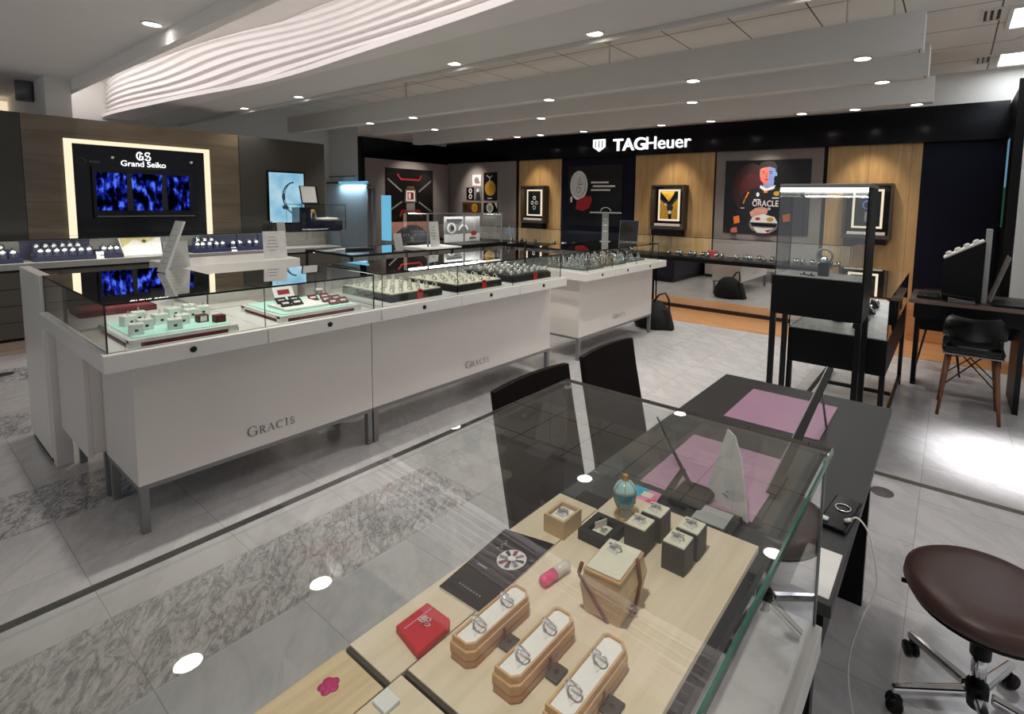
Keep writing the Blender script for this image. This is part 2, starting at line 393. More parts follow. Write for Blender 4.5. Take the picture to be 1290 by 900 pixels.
# ------------------------------------------------------------------ camera
cam = bpy.data.cameras.new('camera'); co = bpy.data.objects.new('camera', cam); COL.objects.link(co)
yaw, pitch, roll = math.radians(-36.25), math.radians(5.293), math.radians(1.074)
fw = Vector((math.sin(yaw) * math.cos(pitch), math.cos(yaw) * math.cos(pitch), -math.sin(pitch)))
rt = Vector((math.cos(yaw), -math.sin(yaw), 0)); up = rt.cross(fw)
r2 = rt * math.cos(roll) + up * math.sin(roll); u2 = -rt * math.sin(roll) + up * math.cos(roll)
co.matrix_world = Matrix(((r2.x, u2.x, -fw.x, 0), (r2.y, u2.y, -fw.y, 0), (r2.z, u2.z, -fw.z, 1.5), (0, 0, 0, 1)))
cam.sensor_fit = 'HORIZONTAL'; cam.sensor_width = 36; cam.lens = 654.7 / 1290 * 36
cam.shift_x = -(717.4 - 645) / 1290; cam.shift_y = -(450 - 317.4) / 1290; cam.clip_start = 0.02
S.camera = co

# ------------------------------------------------------------------ setting
b = MB(m=FLOORM); b.box(-11, 4, -4, 9, -0.05, 0); struct(b.build('floor'))
b = MB(m=OAKF); b.box(-8.9, 0.46, 6.25, 7.64, 0.0, 0.005); struct(b.build('floor_oak_strip'))
b = MB(m=mat('threshold_metal', (120, 116, 108), 0.35, 0.6)); b.box(-0.6, 2.5, 3.325, 3.365, 0.0, 0.003); struct(b.build('trim_threshold'))
b = MB(m=CTILE); b.box(-10.2, 4, 3.08, 7.9, 3.1, 3.2); struct(b.build('ceiling'))
b = MB(m=CEIL); b.box(-10.2, 4, -4, 1.46, 2.71, 2.75); b.box(-10.2, 4, 1.40, 1.46, 2.60, 2.71); b.box(-10.2, 4, 1.46, 3.08, 3.1, 3.15)
b.box(-10.2, 4, 1.46, 1.5, 2.75, 3.1)
struct(b.build('ceiling_soffit'))
b = MB(m=CEILD); b.box(-10.2, 4, 2.46, 2.87, 2.60, 2.66); b.box(-10.2, 4, 2.87, 3.06, 2.635, 2.66); b.box(-10.2, 4, 3.06, 3.075, 2.60, 3.1)
b.box(-10.2, 4, 2.47, 2.51, 2.66, 3.1)
struct(b.build('ceiling_bulkhead'))
# pleated cove: a stack of wavy white layers above the bulkhead edge
b = MB(m=PLEAT)
X0, X1, NX, NZ = -9.89, 4.0, 260, 90
def lip(x): return 2.25 + 0.12 * math.cos(2 * PI * (x + 4.9) / 8.6) + 0.012 * math.sin(x * 2.1)
G = []
for j in range(NZ + 1):
    z = 2.645 + 0.452 * j / NZ; row = []
    for i in range(NX + 1):
        x = X0 + (X1 - X0) * i / NX; s_ = (z - 2.645) / 0.452
        ph = z / 0.066 + 0.55 * math.sin(x * 0.75 + 1.2 + 2.0 * s_) + 0.22 * math.sin(x * 1.7 + 3 * s_)
        f_ = ph - math.floor(ph)
        y = lip(x - 0.8 * s_) + 0.03 - 0.05 * s_ + 0.052 * (f_ ** 1.2 if f_ < 0.82 else (0.82 ** 1.2) * (1 - f_) / 0.18)
        row.append(b.bm.verts.new((x, y, z)))
    G.append(row)
for j in range(NZ):
    for i in range(NX): f = b.bm.faces.new((G[j][i], G[j][i + 1], G[j + 1][i + 1], G[j + 1][i])); f.smooth = True; f.material_index = b.mi(PLEAT)
# the white edge below the pleats
P0 = [b.bm.verts.new((X0 + (X1 - X0) * i / NX, lip(X0 + (X1 - X0) * i / NX) - 0.012, 2.60)) for i in range(NX + 1)]; P1 = [b.bm.verts.new((v.co.x, v.co.y, 2.644)) for v in P0]
P2 = [b.bm.verts.new((v.co.x, 2.459, 2.644)) for v in P0]; P3 = [b.bm.verts.new((v.co.x, 2.459, 2.60)) for v in P0]
for i in range(NX):
    for A, B in ((P0, P1), (P1, P2), (P3, P0)): b.bm.faces.new((A[i], A[i + 1], B[i + 1], B[i])).material_index = b.mi(PLEAT)
bmesh.ops.recalc_face_normals(b.bm, faces=b.bm.faces)
struct(b.build('ceiling_cove'))

b = MB(m=WALLW); b.box(-10.1, -9.9, -4, 5.5, 0, 3.1); struct(b.build('wall_left'))
b = MB(m=WALLW); b.box(-10.1, -8.9, 5.5, 5.6, 0, 3.1); struct(b.build('wall_left_return'))
b = MB(m=INK); b.box(-9.9, -9.0, 5.485, 5.5, 1.93, 1.945); struct(b.build('trim_rail'))
b = MB(m=WALLW); b.box(-9.02, -8.93, 5.6, 7.66, 0, 3.1); struct(b.build('wall_left_niche_back'))
b = MB(m=WALLW); b.box(-10.2, 4, 7.66, 7.8, 0, 3.1); struct(b.build('wall_back'))
# boxes and openings above the feature wall on the left
b = MB(m=WALLW); b.box(-9.9, -7.62, 1.2, 1.40, 2.0, 2.71); struct(b.build('wall_left_bulkhead'))
b = MB(m=emit('alcove_glow', (255, 232, 196), 0.9)); b.box(-9.88, -9.8, 0.3, 1.19, 2.46, 2.66); struct(b.build('trim_alcove_glow'))  # emissive box standing in for the warm light inside the alcove
b = MB(m=GREYM); b.tube([(-8.2, 1.13, 2.50), (-8.2, 1.13, 2.709)], 0.07, GREYM, 18); t = tag(b.build('ceiling_spot_can', o=(-8.2, 1.13, 2.709)), 'grey cylindrical spotlight above the dark wall at the far left', 'light')

# feature wall carrying the illuminated niche
b = MB(m=DARKW); b.box(-7.6, -7.42, -4, 4.03, 0, 2.29); fwall = struct(b.build('wall_left_feature'))
def panel(name, x0, x1, y0, y1, z0, z1, m, par): return MB_box(name, x0, x1, y0, y1, z0, z1, m, par)
def MB_box(name, x0, x1, y0, y1, z0, z1, m, par=None, bevel=0):
    q = MB(o=par.location if par else (0, 0, 0), m=m); q.box(x0, x1, y0, y1, z0, z1); return q.build(name, par, bevel)
MB_box('stone_panel', -7.42, -7.40, 0.975, 2.905, 0, 2.289, MARBB, fwall)
MB_box('charcoal_panel', -7.42, -7.395, 2.91, 4.03, 0, 2.29, DARKW, fwall)
MB_box('charcoal_panel', -7.42, -7.395, -4, 0.97, 0, 2.285, DARKW, fwall)

# watch-brand wall at the back: panels, fascia, niche on the left, return on the right
wb = struct(MB_box('wall_back_display', -8.87, 0.43, 7.64, 7.66, 0, 2.72, BLACK))
for nm, x0, x1, m in (('grey_panel', -8.86, -6.91, GREYW), ('oak_panel', -6.83, -5.80, OAKW), ('navy_panel', -5.78, -4.28, NAVY), ('oak_panel', -4.262, -2.92, OAKW), ('grey_panel', -2.89, -1.425, GREYW), ('oak_panel', -1.375, -0.342, OAKW), ('navy_panel', -0.335, 0.42, NAVY)):
    MB_box(nm, x0, x1, 7.615, 7.64, 0.005, 2.305, m, wb)
b = MB(m=BLACKG); b.box(-8.87, 0.43, 7.55, 7.64, 2.308, 2.725); b.box(-8.9, -8.82, 5.53, 7.55, 2.285, 2.66); fas = struct(b.build('wall_back_fascia'))
b = MB(m=BLACK); b.box(-8.92, -8.84, 5.5, 5.57, 0, 2.66); b.box(-8.87, -8.865, 5.57, 7.64, 0, 2.29); nich = struct(b.build('wall_left_niche'))
MB_box('grey_panel', -8.864, -8.85, 5.6, 7.60, 0.005, 2.283, GREYW, nich)
b = MB(m=BLACK); b.box(0.43, 0.466, 6.2, 7.66, 0, 2.69); b.box(0.40, 0.43, 6.2, 6.24, 0, 2.69); struct(b.build('wall_right_return'))
b = MB(m=WALLW); b.box(0.468, 1.4, 6.2, 6.3, 0, 2.60); pill = struct(b.build('wall_right'))
b = MB(m=OAKF); b.box(0.46, 1.4, 6.185, 6.2, 0, 0.12); struct(b.build('baseboard_right'))
b = MB(m=OAKF); b.box(-0.34, 0.43, 7.05, 7.6, 0.005, 0.42); struct(b.build('trim_oak_plinth'))

# ------------------------------------------------------------------ light fittings
def spot(x, y, z, w, ang=110, blend=0.7, col=(1, 0.95, 0.88), tgt=None, r=0.04):
    l = bpy.data.lights.new('spot', 'SPOT'); l.energy = w; l.spot_size = math.radians(ang); l.spot_blend = blend; l.color = col; l.shadow_soft_size = r
    o = bpy.data.objects.new('spot', l); COL.objects.link(o); o.location = (x, y, z)
    if tgt:
        d = Vector(tgt) - Vector((x, y, z)); o.rotation_euler = d.to_track_quat('-Z', 'Y').to_euler()
    return o
def area(x, y, z, sx, sy, w, d, col=(1, 1, 1)):
    l = bpy.data.lights.new('area', 'AREA'); l.shape = 'RECTANGLE'; l.size = sx; l.size_y = sy; l.energy = w; l.color = col
    o = bpy.data.objects.new('area', l); COL.objects.link(o); o.location = (x, y, z); o.rotation_euler = Vector(d).to_track_quat('-Z', 'Y').to_euler()
    return o
dl = thing('downlight', 'x', 'downlight', (0, 0, 0))
b = MB(); b.lathe([(0.064, 0.0), (0.064, -0.006), (0.056, -0.008), (0.054, 0.004), (0.060, 0.004)], m=WALLW, n=24); b.build('trim_ring', dl)
b = MB(); b.lathe([(0.0, -0.002), (0.053, -0.002), (0.053, 0.003), (0.0, 0.003)], m=E_LENS, n=20); b.build('lamp_lens', dl)
DL = Once(dl)
rows = [
 ('under the front grey bulkhead', 2.965, 2.633, [-7.35, -5.97, -3.39, -2.0, -0.69], 28),
 ('under the nearest hanging ceiling beam', 4.41, 2.598, [-6.82, -5.84, -3.54, -1.92, -0.61], 28),
 ('under the middle hanging ceiling beam', 5.30, 2.598, [-6.49, -4.38, -2.31, -0.57], 28),
 ('under the rear hanging ceiling beam by the fascia', 6.58, 2.598, [-6.6, -5.95, -5.45, -4.6, -3.3, -2.6, -1.5, -0.95, -0.38], 16)]
for nm, y, z, xs, w in rows:
    for i, x in enumerate(sorted(xs)):
        DL.put((x, y, z), 0, f'{ORD[i]} round downlight from the left {nm}', 'round downlights')
        spot(x, y, z - 0.015, w * (1.75 if x < -0.8 else 1.0))
for i, (x, y) in enumerate([(-4.64, 1.30), (-2.57, 0.727), (-2.58, 1.33), (-0.4, 0.3), (-6.1, 0.6)]):
    DL.put((x, y, 2.708), 0, ['round downlight in the smooth white ceiling at top left', 'round downlight over the corner of the long white counter', 'round downlight over the front of the long white counter', 'round downlight above the pale wooden display boards', 'round downlight over the left back-wall counter'][i], 'round downlights')
    if i in (1, 2): spot(x, y, 2.69, 62, 58, 0.6, tgt=(-3.08, y + 0.1, 0.9))
    else: spot(x, y, 2.69, (34, 0, 0, 74, 44)[i])
# spots added behind the rear beam to brighten the back wall panels
for x in (-6.3, -3.55, -0.9): spot(x, 7.02, 2.58, 42, 62, 0.9, (1, 0.84, 0.6), (x + 0.02, 7.62, 1.45))
for x in (-8.0, -2.15): spot(x, 6.9, 2.58, 75, 60, 0.9, (1, 0.93, 0.85), (x, 7.62, 1.6))
spot(-7.9, 6.6, 2.58, 80, 70, 0.9, (1, 0.93, 0.85), (-8.85, 6.6, 1.6))
# LED line along the cove behind the drop edge
cv = area(-3.0, 1.56, 3.06, 13.6, 0.04, 54, (0, 0.8, -0.55), (1, 0.955, 0.95))
# ceiling panel lights at the right
pl = thing('ceiling_panel_light', 'x', 'ceiling light')
b = MB(m=WALLW); b.box(-0.31, 0.31, -0.31, -0.28, -0.02, 0); b.box(-0.31, 0.31, 0.28, 0.31, -0.02, 0); b.box(-0.31, -0.28, -0.28, 0.28, -0.02, 0); b.box(0.28, 0.31, -0.28, 0.28, -0.02, 0); b.build('frame', pl)
b = MB(m=E_PANEL); b.box(-0.28, 0.28, -0.28, 0.28, -0.012, -0.004); b.build('diffuser', pl)
PL = Once(pl)
for (x, y), lb in zip([(0.56, 5.72), (0.56, 7.2)], ['square ceiling panel light at the top right corner', 'square ceiling panel light nearest the back wall']):
    PL.put((x, y, 3.099), 0, lb, 'square ceiling panel lights'); area(x, y, 3.07, 0.5, 0.5, 6 if y > 7 else 7, (0, 0, -1), (0.93, 0.97, 1))
vt = thing('ceiling_vent', 'x', 'air vent')
b = MB(m=WALLW); b.box(-0.07, 0.07, -0.16, -0.14, -0.012, 0); b.box(-0.07, 0.07, 0.14, 0.16, -0.012, 0); b.box(-0.07, -0.055, -0.14, 0.14, -0.012, 0); b.box(0.055, 0.07, -0.14, 0.14, -0.012, 0); b.build('frame', vt)
for k in range(5): q = MB(m=INKD if k % 2 == 0 else WALLW); q.box(-0.05 + k * 0.021, -0.037 + k * 0.021, -0.14, 0.14, -0.008, 0); q.build('slat', vt)
VT = Once(vt)
VT.put((0.145, 5.55, 3.099), 0, 'slotted ceiling vent beside the top right panel light'); VT.put((0.145, 7.12, 3.099), 0, 'slotted ceiling vent nearest the back wall')
sm = MB(m=WALLW); sm.lathe([(0.055, 0), (0.055, -0.02), (0.03, -0.045), (0, -0.047)], (0.42, 6.45, 3.1), WALLW); tag(sm.build('smoke_detector', o=(0.42, 6.45, 3.1)), 'round white smoke detector between the two panel lights', 'detector')
for (x, y), lb in zip([(-7.02, 4.59), (-6.39, 4.56), (-1.32, 4.57), (-1.1, 4.3)], ['larger dark ceiling speaker disc behind the bulkhead', 'smaller dark ceiling disc behind the bulkhead', 'dark ceiling disc above the nearest hanging beam', 'round ceiling disc beside the beam hanger']):
    q = MB(); q.lathe([(0.09, 0), (0.085, -0.012), (0, -0.012)], (x, y - 0.35, 3.1), INK); tag(q.build('ceiling_speaker', o=(x, y - 0.35, 3.1)), lb, 'ceiling disc')
l = area(0.37, 3.97, 3.07, 0.56, 0.56, 5.5, (0, 0, -1), (0.98, 0.98, 1)); l.data.spread = math.radians(14)  # unseen lamp, with the panel below, added to make the bright floor patch
PL.put((0.37, 3.97, 3.099), 0, 'added unseen square ceiling panel light that makes the bright floor patch', 'square ceiling panel lights')
# hanging beams
for nm, y0, y1, x0, lb, rods in (('ceiling_beam', 4.36, 4.50, -9.15, 'nearest long grey beam hanging from the tiled ceiling', (-6.0, -2.8, -0.73, -0.43)), ('ceiling_beam', 5.22, 5.38, -8.05, 'middle long grey beam hanging from the tiled ceiling', (-5.2, -2.0, -0.5)), ('ceiling_beam', 6.50, 6.66, -8.63, 'rear grey beam hanging in front of the dark fascia', (-6.2, -3.1, -0.6))):
    t = thing(nm, lb, 'ceiling beam', ((x0 - 0.24) / 2, (y0 + y1) / 2, 2.6), 0, 'hanging ceiling beams')
    q = MB(o=t.location, m=CEILD); q.box(x0, -0.24, y0, y0 + 0.02, 2.60, 2.855); q.box(x0, -0.24, y1 - 0.015, y1, 2.60, 2.855); q.box(x0, -0.24, y0 + 0.02, y1 - 0.015, 2.66, 2.85); q.box(x0, x0 + 0.02, y0 + 0.02, y1 - 0.015, 2.6, 2.66); q.box(-0.26, -0.24, y0 + 0.02, y1 - 0.015, 2.6, 2.66)
    q.build('beam_body', t)
    q = MB(o=t.location, m=CEILD); q.box(x0 + 0.03, -0.27, y0 + 0.03, y1 - 0.02, 2.605, 2.655); q.build('lighting_track', t)
    for x in rods: q = MB(o=t.location); q.tube([(x, y0 + 0.06, 2.84), (x, y0 + 0.06, 3.1)], 0.009, WALLW, 8); q.build('hanger_rod', t)
# ambient daylight/mall light from the open side of the shop
w = bpy.data.worlds.new('ambient'); S.world = w; w.use_nodes = True
bg = w.node_tree.nodes['Background']; bg.inputs[0].default_value = (0.93, 0.95, 1.0, 1); bg.inputs[1].default_value = 0.46
S.view_settings.view_transform = 'Standard'; S.view_settings.look = 'None'; S.view_settings.gamma = 1; S.view_settings.exposure = 0.0; S.view_settings.use_curve_mapping = False
S.cycles.transparent_max_bounces = 40; S.cycles.max_bounces = 10; S.cycles.glossy_bounces = 5; S.cycles.diffuse_bounces = 4; S.cycles.use_denoising = True
S.cycles.sample_clamp_indirect = 4.0; S.cycles.caustics_reflective = False; S.cycles.caustics_refractive = False
# ------------------------------------------------------------------ lettering in a light roman face
def roman(F, mb, text, h, m, gap=0.22, first=1.28):
    P = Pic(mb, F, 0.0004); x = 0.0
    for i, ch in enumerate(text):
        k = h * (first if i == 0 else 1.0); T, t = 0.13 * k, 0.055 * k
        def serif(cx, y): P.rect(x + (cx - 0.16) * k, x + (cx + 0.16) * k, y - t / 2, y + t / 2, m)
        if ch in 'GC':
            n = 18
            for a in range(n):
                a0 = math.radians(52) + a * math.radians(262) / n; a1 = math.radians(52) + (a + 1) * math.radians(262) / n
                wd = t + (T - t) * abs(math.cos((a0 + a1) / 2))
                P.line([(x + 0.46 * k + 0.42 * k * math.cos(a0), 0.5 * k + 0.47 * k * math.sin(a0)), (x + 0.46 * k + 0.42 * k * math.cos(a1), 0.5 * k + 0.47 * k * math.sin(a1))], wd, m)
            P.rect(x + 0.70 * k, x + 0.70 * k + t, 0.70 * k, 0.95 * k, m)
            if ch == 'G': P.rect(x + 0.70 * k, x + 0.70 * k + T, 0.08 * k, 0.44 * k, m); P.rect(x + 0.58 * k, x + 0.92 * k, 0.43 * k, 0.43 * k + t, m)
            adv = 0.9
        elif ch == 'R':
            P.rect(x + 0.1 * k, x + 0.1 * k + T, 0, k, m); serif(0.16, t / 2); serif(0.16, k - t / 2)
            P.rect(x + 0.1 * k, x + 0.35 * k, k - t, k, m); P.rect(x + 0.1 * k, x + 0.38 * k, 0.47 * k, 0.47 * k + t, m)
            P.arc(x + 0.35 * k, 0.735 * k, 0.24 * k, T, -PI / 2, PI / 2, m, 8); P.line([(x + 0.34 * k, 0.49 * k), (x + 0.72 * k, 0)], T, m); adv = 0.78
        elif ch == 'A':
            P.line([(x + 0.06 * k, 0), (x + 0.42 * k, k)], t, m); P.line([(x + 0.42 * k, k), (x + 0.76 * k, 0)], T, m); P.rect(x + 0.18 * k, x + 0.64 * k, 0.34 * k, 0.34 * k + t, m); serif(0.06, t / 2); serif(0.76, t / 2); adv = 0.86
        elif ch == 'I':
            P.rect(x + 0.14 * k, x + 0.14 * k + T, 0, k, m); serif(0.2, t / 2); serif(0.2, k - t / 2); adv = 0.42
        elif ch == 'S':
            P.arc(x + 0.30 * k, 0.74 * k, 0.2 * k, T * 0.8, math.radians(40), math.radians(270), m, 9, 0.23 * k); P.arc(x + 0.30 * k, 0.26 * k, 0.22 * k, T * 0.8, math.radians(-140), math.radians(90), m, 9, 0.25 * k)
            P.rect(x + 0.43 * k, x + 0.43 * k + t, 0.74 * k, 0.96 * k, m); P.rect(x + 0.07 * k, x + 0.07 * k + t, 0.04 * k, 0.27 * k, m); adv = 0.6
        else: adv = 0.4
        x += adv * k + gap * h
    return x

ZS = 0.873; ZG = 1.073
def counter(label, slabs, p0, p1, legs, g0, g1, seams, text, locks, end, group='white display counters'):
    loc = (-3.2, (p0 + p1) / 2, 0); t = thing('display_counter', label, 'display counter', loc, 0, group)
    for k, (a, c) in enumerate(slabs):
        s = MB_box('countertop', -3.86 if a < 0.6 else -3.33, -2.62, a + 0.0015, c - 0.0015, 0.80, ZS, WHITE2, t, 0.003)
        q = MB(o=loc); q.lathe([(0.0, 0.004), (0.012, 0.004), (0.014, 0.0)], (-2.62, locks[k], 0.838), BLACKM, 14, Matrix.Rotation(PI / 2, 3, 'Y')); q.build('lock', s)
    for a, c in ([(p0, p1)] if not isinstance(p0, list) else p0): MB_box('front_panel', -2.81, -2.79, a, c, 0.225, 0.80, WHITE, t)
    MB_box('end_panel', -3.27, -2.811, p0, p0 + 0.02, 0.225, 0.80, WHITE, t); MB_box('end_panel', -3.27, -2.811, p1 - 0.02, p1, 0.225, 0.80, WHITE, t)
    MB_box('rear_panel', -3.29, -3.27, p0, p1, 0.225, 0.80, WHITE, t)
    q = MB(o=loc, m=GREYM); q.box(-2.825, -2.79, p0, p1, 0.203, 0.2249); q.box(-3.27, -3.235, p0, p1, 0.203, 0.2249); q.box(-3.235, -2.825, p0, p0 + 0.03, 0.203, 0.2249); q.box(-3.235, -2.825, p1 - 0.03, p1, 0.203, 0.2249); q.build('base_frame', t)
    for y in legs:
        for x in (-2.825, -3.27): MB_box('leg', x, x + 0.035, y, y + 0.03, 0, 0.2028, GREYM, t)
    q = MB(o=loc)
    ys = [g0] + seams + [g1]
    deep = g0 < 0.6
    if deep: q.pane(-3.82, -2.652, g0, 1.115, ZG - 0.008, ZG, GLASS, GEDGE); q.build('glass_top', t); q = MB(o=loc)
    q.pane(-3.305, -2.652, 1.116 if deep else g0, g1, ZG - 0.008, ZG, GLASS, GEDGE); q.build('glass_top', t)
    for a, c in zip(ys, ys[1:]):
        q = MB(o=loc); q.pane(-2.658, -2.652, a + 0.001, c - 0.001, ZS + 0.0005, ZG - 0.0085, GLASS, GEDGE); q.build('front_glass', t)
    for y in (g0, g1 - 0.006):
        q = MB(o=loc); q.pane(-3.81 if y < 0.6 else -3.30, -2.659, y, y + 0.006, ZS + 0.0005, ZG - 0.0085, GLASS, GEDGE); q.build('end_glass', t)
    if deep:
        q = MB(o=loc, m=GREYM); q.box(-3.42, -3.40, g0 + 0.007, g0 + 0.018, ZS, ZG - 0.009); q.build('glass_post', t)
        q = MB(o=loc); q.pane(-3.81, -3.306, 1.108, 1.114, ZS + 0.0005, ZG - 0.0085, GLASS, GEDGE); q.build('end_glass', t)
    q = MB(o=loc); q.pane(-3.305, -3.299, 1.116 if deep else g0 + 0.007, g1 - 0.01, ZS + 0.0005, ZG - 0.0085, GLASS, GEDGE); q.build('divider_glass', t)
    y = text[0]
    for i, ch in enumerate('GRACIS'):
        q = MB(o=loc); y += roman(frame((-2.7895, y, text[1]), (0, 1, 0), (0, 0, 1)), q, ch, text[2], INK, first=1.3 if i == 0 else 1.0); q.build('letter', t)
    return t
CA = counter('long white counter with two glass sections nearest the camera at left', [(0.52, 1.128), (1.128, 1.748)], 0.645, 1.787, (0.65, 1.755), 0.54, 1.724, [1.131], (1.085, 0.292, 0.040), (0.82, 1.438), True)
counter('long white counter with three ring trays behind the dark chairs', [(1.752, 2.36), (2.36, 2.945), (2.945, 3.545)], 1.792, 3.535, (1.797, 3.50), 1.776, 3.50, [2.352, 2.90], (2.545, 0.283, 0.040), (2.052, 2.637, 3.231), True)
counter('shorter white counter beyond the gap, holding pendant stands', [(3.84, 4.345), (4.345, 4.82), (4.82, 5.47)], 3.975, 5.46, (3.98, 5.425), 3.90, 5.33, [4.34, 4.82], (4.59, 0.305, 0.044), (4.107, 4.583, 5.066), True)
# the tall white end panel and the cabinets on the staff side
b = MB(m=WHITE2); b.box(-4.52, -3.945, 0.545, 0.592, 0.03, 1.06); b.box(-4.50, -3.965, 0.55, 0.588, 0.0, 0.03, INKD); tag(b.build('end_panel_screen', bevel=0.003, o=(-4.23, 0.57, 0)), 'tall narrow white panel standing at the left end of the long counter', 'panel')
b = MB(m=WHITE); b.box(-3.944, -3.87, 0.55, 0.62, 0.0, 1.06); tag(b.build('corner_post', bevel=0.003, o=(-3.9, 0.58, 0)), 'slim white corner post between the tall end panel and the glass case', 'post')
t = CA
MB_box('drawer_unit', -3.866, -3.295, 0.60, 1.55, 0.235, 0.80, WHITE, t); MB_box('drawer_front', -3.866, -3.295, 0.58, 0.60, 0.22, 0.80, WHITE, t, 0.002)
for x in (-3.86, -3.33): MB_box('leg', x, x + 0.03, 0.64, 0.67, 0, 0.235, GREYM, t)
t = thing('back_cabinet', 'white staff cabinet with a thick white top behind the glass case', 'cabinet', (-4.15, 1.5, 0))
MB_box('body', -4.42, -3.95, 1.15, 1.92, 0.06, 0.872, WHITE, t); MB_box('rear_panel', -4.42, -4.36, 1.15, 1.92, 0.872, 0.98, DARKW, t); MB_box('top', -4.42, -3.90, 1.15, 1.92, 0.98, 1.06, WHITE2, t, 0.003)
MB_box('plinth', -4.40, -3.97, 1.17, 1.90, 0, 0.06, INKD, t)
t = thing('staff_cabinet', 'low white staff cabinet along the rear of the long counter', 'cabinet', (-4.1, 2.7, 0))
MB_box('body', -4.2, -3.9, 1.95, 3.5, 0.06, 0.86, WHITE, t); MB_box('plinth', -4.18, -3.92, 1.97, 3.48, 0, 0.06, INKD, t); MB_box('top', -4.22, -3.88, 1.94, 3.52, 0.86, 0.885, WHITE2, t)

# ------------------------------------------------------------------ trays on the counters
def mint_tray(x0, x1, y0, y1, label):
    c = ((x0 + x1) / 2, (y0 + y1) / 2, ZS); t = thing('display_tray', label, 'display tray', c, 0, 'mint display trays')
    MB_box('liner', x0 - 0.005, x1 - 0.004, y0 + 0.006, y1 + 0.004, ZS, ZS + 0.017, MAROON, t)
    q = MB(o=c, m=WHITE2); q.box(x0, x1, y0, y1, ZS + 0.017, ZS + 0.034); q.build('board', t, 0.002)
    for a in (x0, x1 - 0.04):
        for e in (y0, y1 - 0.04): MB_box('foot', a - 0.002 if a == x0 else a + 0.0035, (a + 0.038) if a == x0 else a + 0.0425, e, e + 0.04, ZS, ZS + 0.0335, WHITE2, t, 0.002)
    MB_box('felt', x0 + 0.02, x1 - 0.02, y0 + 0.02, y1 - 0.02, ZS + 0.0341, ZS + 0.038, MINT, t)
    return t
ZT = ZS + 0.038
mint_tray(-3.14, -2.68, 0.615, 1.02, 'mint green display tray with white ring cubes, near the counter corner')
mint_tray(-3.14, -2.69, 1.215, 1.66, 'mint green display tray with dark and maroon cards')
# ring prototype
def ring_mesh(mb, c, R, r, m, tilt=0.0, n=16):
    M = Matrix.Rotation(tilt, 3, 'Z')
    mb.tube([Vector(c) + M @ Vector((R * math.cos(2 * PI * i / n), 0, R * math.sin(2 * PI * i / n))) for i in range(n)], r, m, 6, True)
t = thing('ring_cube', 'x', 'ring stand')
q = MB(m=WHITEF); q.box(-0.026, 0.026, -0.026, 0.026, 0, 0.046); q.build('cube', t, 0.003)
q = MB(); ring_mesh(q, (0, 0, 0.0535), 0.009, 0.0014, SILVER); q.lathe([(0.0, 0.002), (0.003, 0.001), (0.0, -0.003)], (0, 0, 0.0645), WHITEP, 8); q.build('ring', t)
q = MB(m=INKD); q.box(0.0261, 0.0265, -0.006, 0.006, 0.014, 0.024); q.build('price_dot', t)
RC = Once(t)
cub = [(-2.775, 0.665), (-2.85, 0.715), (-2.985, 0.69), (-3.06, 0.745), (-2.93, 0.79), (-2.765, 0.80), (-2.845, 0.85), (-3.05, 0.875), (-3.09, 0.955), (-2.96, 0.92), (-2.995, 0.985)]
for i, (x, y) in enumerate(cub): RC.put((x, y, ZT), 0.1 * ((i * 7) % 5 - 2), f'white ring cube on the mint tray, {ORD[i]} from the counter corner', 'white ring cubes')
for (x, y), lb in zip([(-2.83, 0.925), (-2.77, 0.975)], ['open maroon ring box with a silver ring on the mint tray', 'closed maroon ring box at the end of the mint tray']):
    t = thing('ring_box', lb, 'ring box', (x, y, ZT)); MB_box('body', x - 0.022, x + 0.022, y - 0.022, y + 0.022, ZT, ZT + 0.034, MAROON, t, 0.002)
    MB_box('cushion', x + 0.0221, x + 0.024, y - 0.013, y + 0.013, ZT + 0.006, ZT + 0.03, WHITEF if lb[0] == 'o' else MAROON, t)
b = MB(m=MAROON); b.box(-3.74, -3.52, 0.62, 0.94, ZS, ZS + 0.03); b.box(-3.72, -3.54, 0.64, 0.92, ZS + 0.03, ZS + 0.034, REDP); tag(b.build('jewellery_tray', bevel=0.003, o=(-3.63, 0.78, ZS)), 'maroon tray in the rear half of the corner glass case', 'tray')
# card rows on the second tray
def card(x, y, z, w, h, m, lab, grp, tilt=0.5, stripe=None, nm='display_card'):
    t = thing(nm, lab, 'card', (x, y, z), 0, grp); M = Matrix.Rotation(-tilt, 3, 'Y')
    q = MB(m=m); q.obox(M @ Vector((0, 0, h / 2)) + Vector((0, 0, 0.002)), (0.004, w, h), M); q.build('panel', t)
    q = MB(m=m); q.prism([(-h * math.sin(tilt) * 0.9 - 0.002, w * 0.3, 0), (-0.004, w * 0.3, 0), (-h * math.sin(tilt) * 0.75, w * 0.3, h * math.cos(tilt) * 0.7)], (0, -w * 0.6, 0)); q.build('easel', t)
    if stripe: q = MB(m=stripe); q.obox(M @ Vector((0.0024, 0, h * 0.5)) + Vector((0, 0, 0.002)), (0.0008, w * 0.6, h * 0.28), M); q.build('label_strip', t)
    return t
b = MB(m=WHITEF); b.box(-2.96, -2.745, 1.275, 1.50, ZT, ZT + 0.014); tag(b.build('riser', o=(-2.85, 1.39, ZT)), 'low white riser block on the tray of dark cards', 'riser')
for i, (x, y) in enumerate([(-2.82, 1.315), (-2.82, 1.375), (-2.91, 1.335), (-2.91, 1.405)]): card(x, y, ZT + 0.014, 0.055, 0.05, FELT, f'small black jewellery card on the white riser, {ORD[i]} of four from the corner side', 'black jewellery cards', 1.0, WHITEP)
for i, (x, y) in enumerate([(-2.76, 1.545), (-2.76, 1.605), (-2.85, 1.555), (-2.85, 1.615), (-2.95, 1.53), (-2.95, 1.6)]): card(x, y, ZT, 0.052, 0.05, MAROON, f'small maroon jewellery card with white strip, {ORD[i]} of six from the front', 'maroon jewellery cards', 1.0, WHITEP)
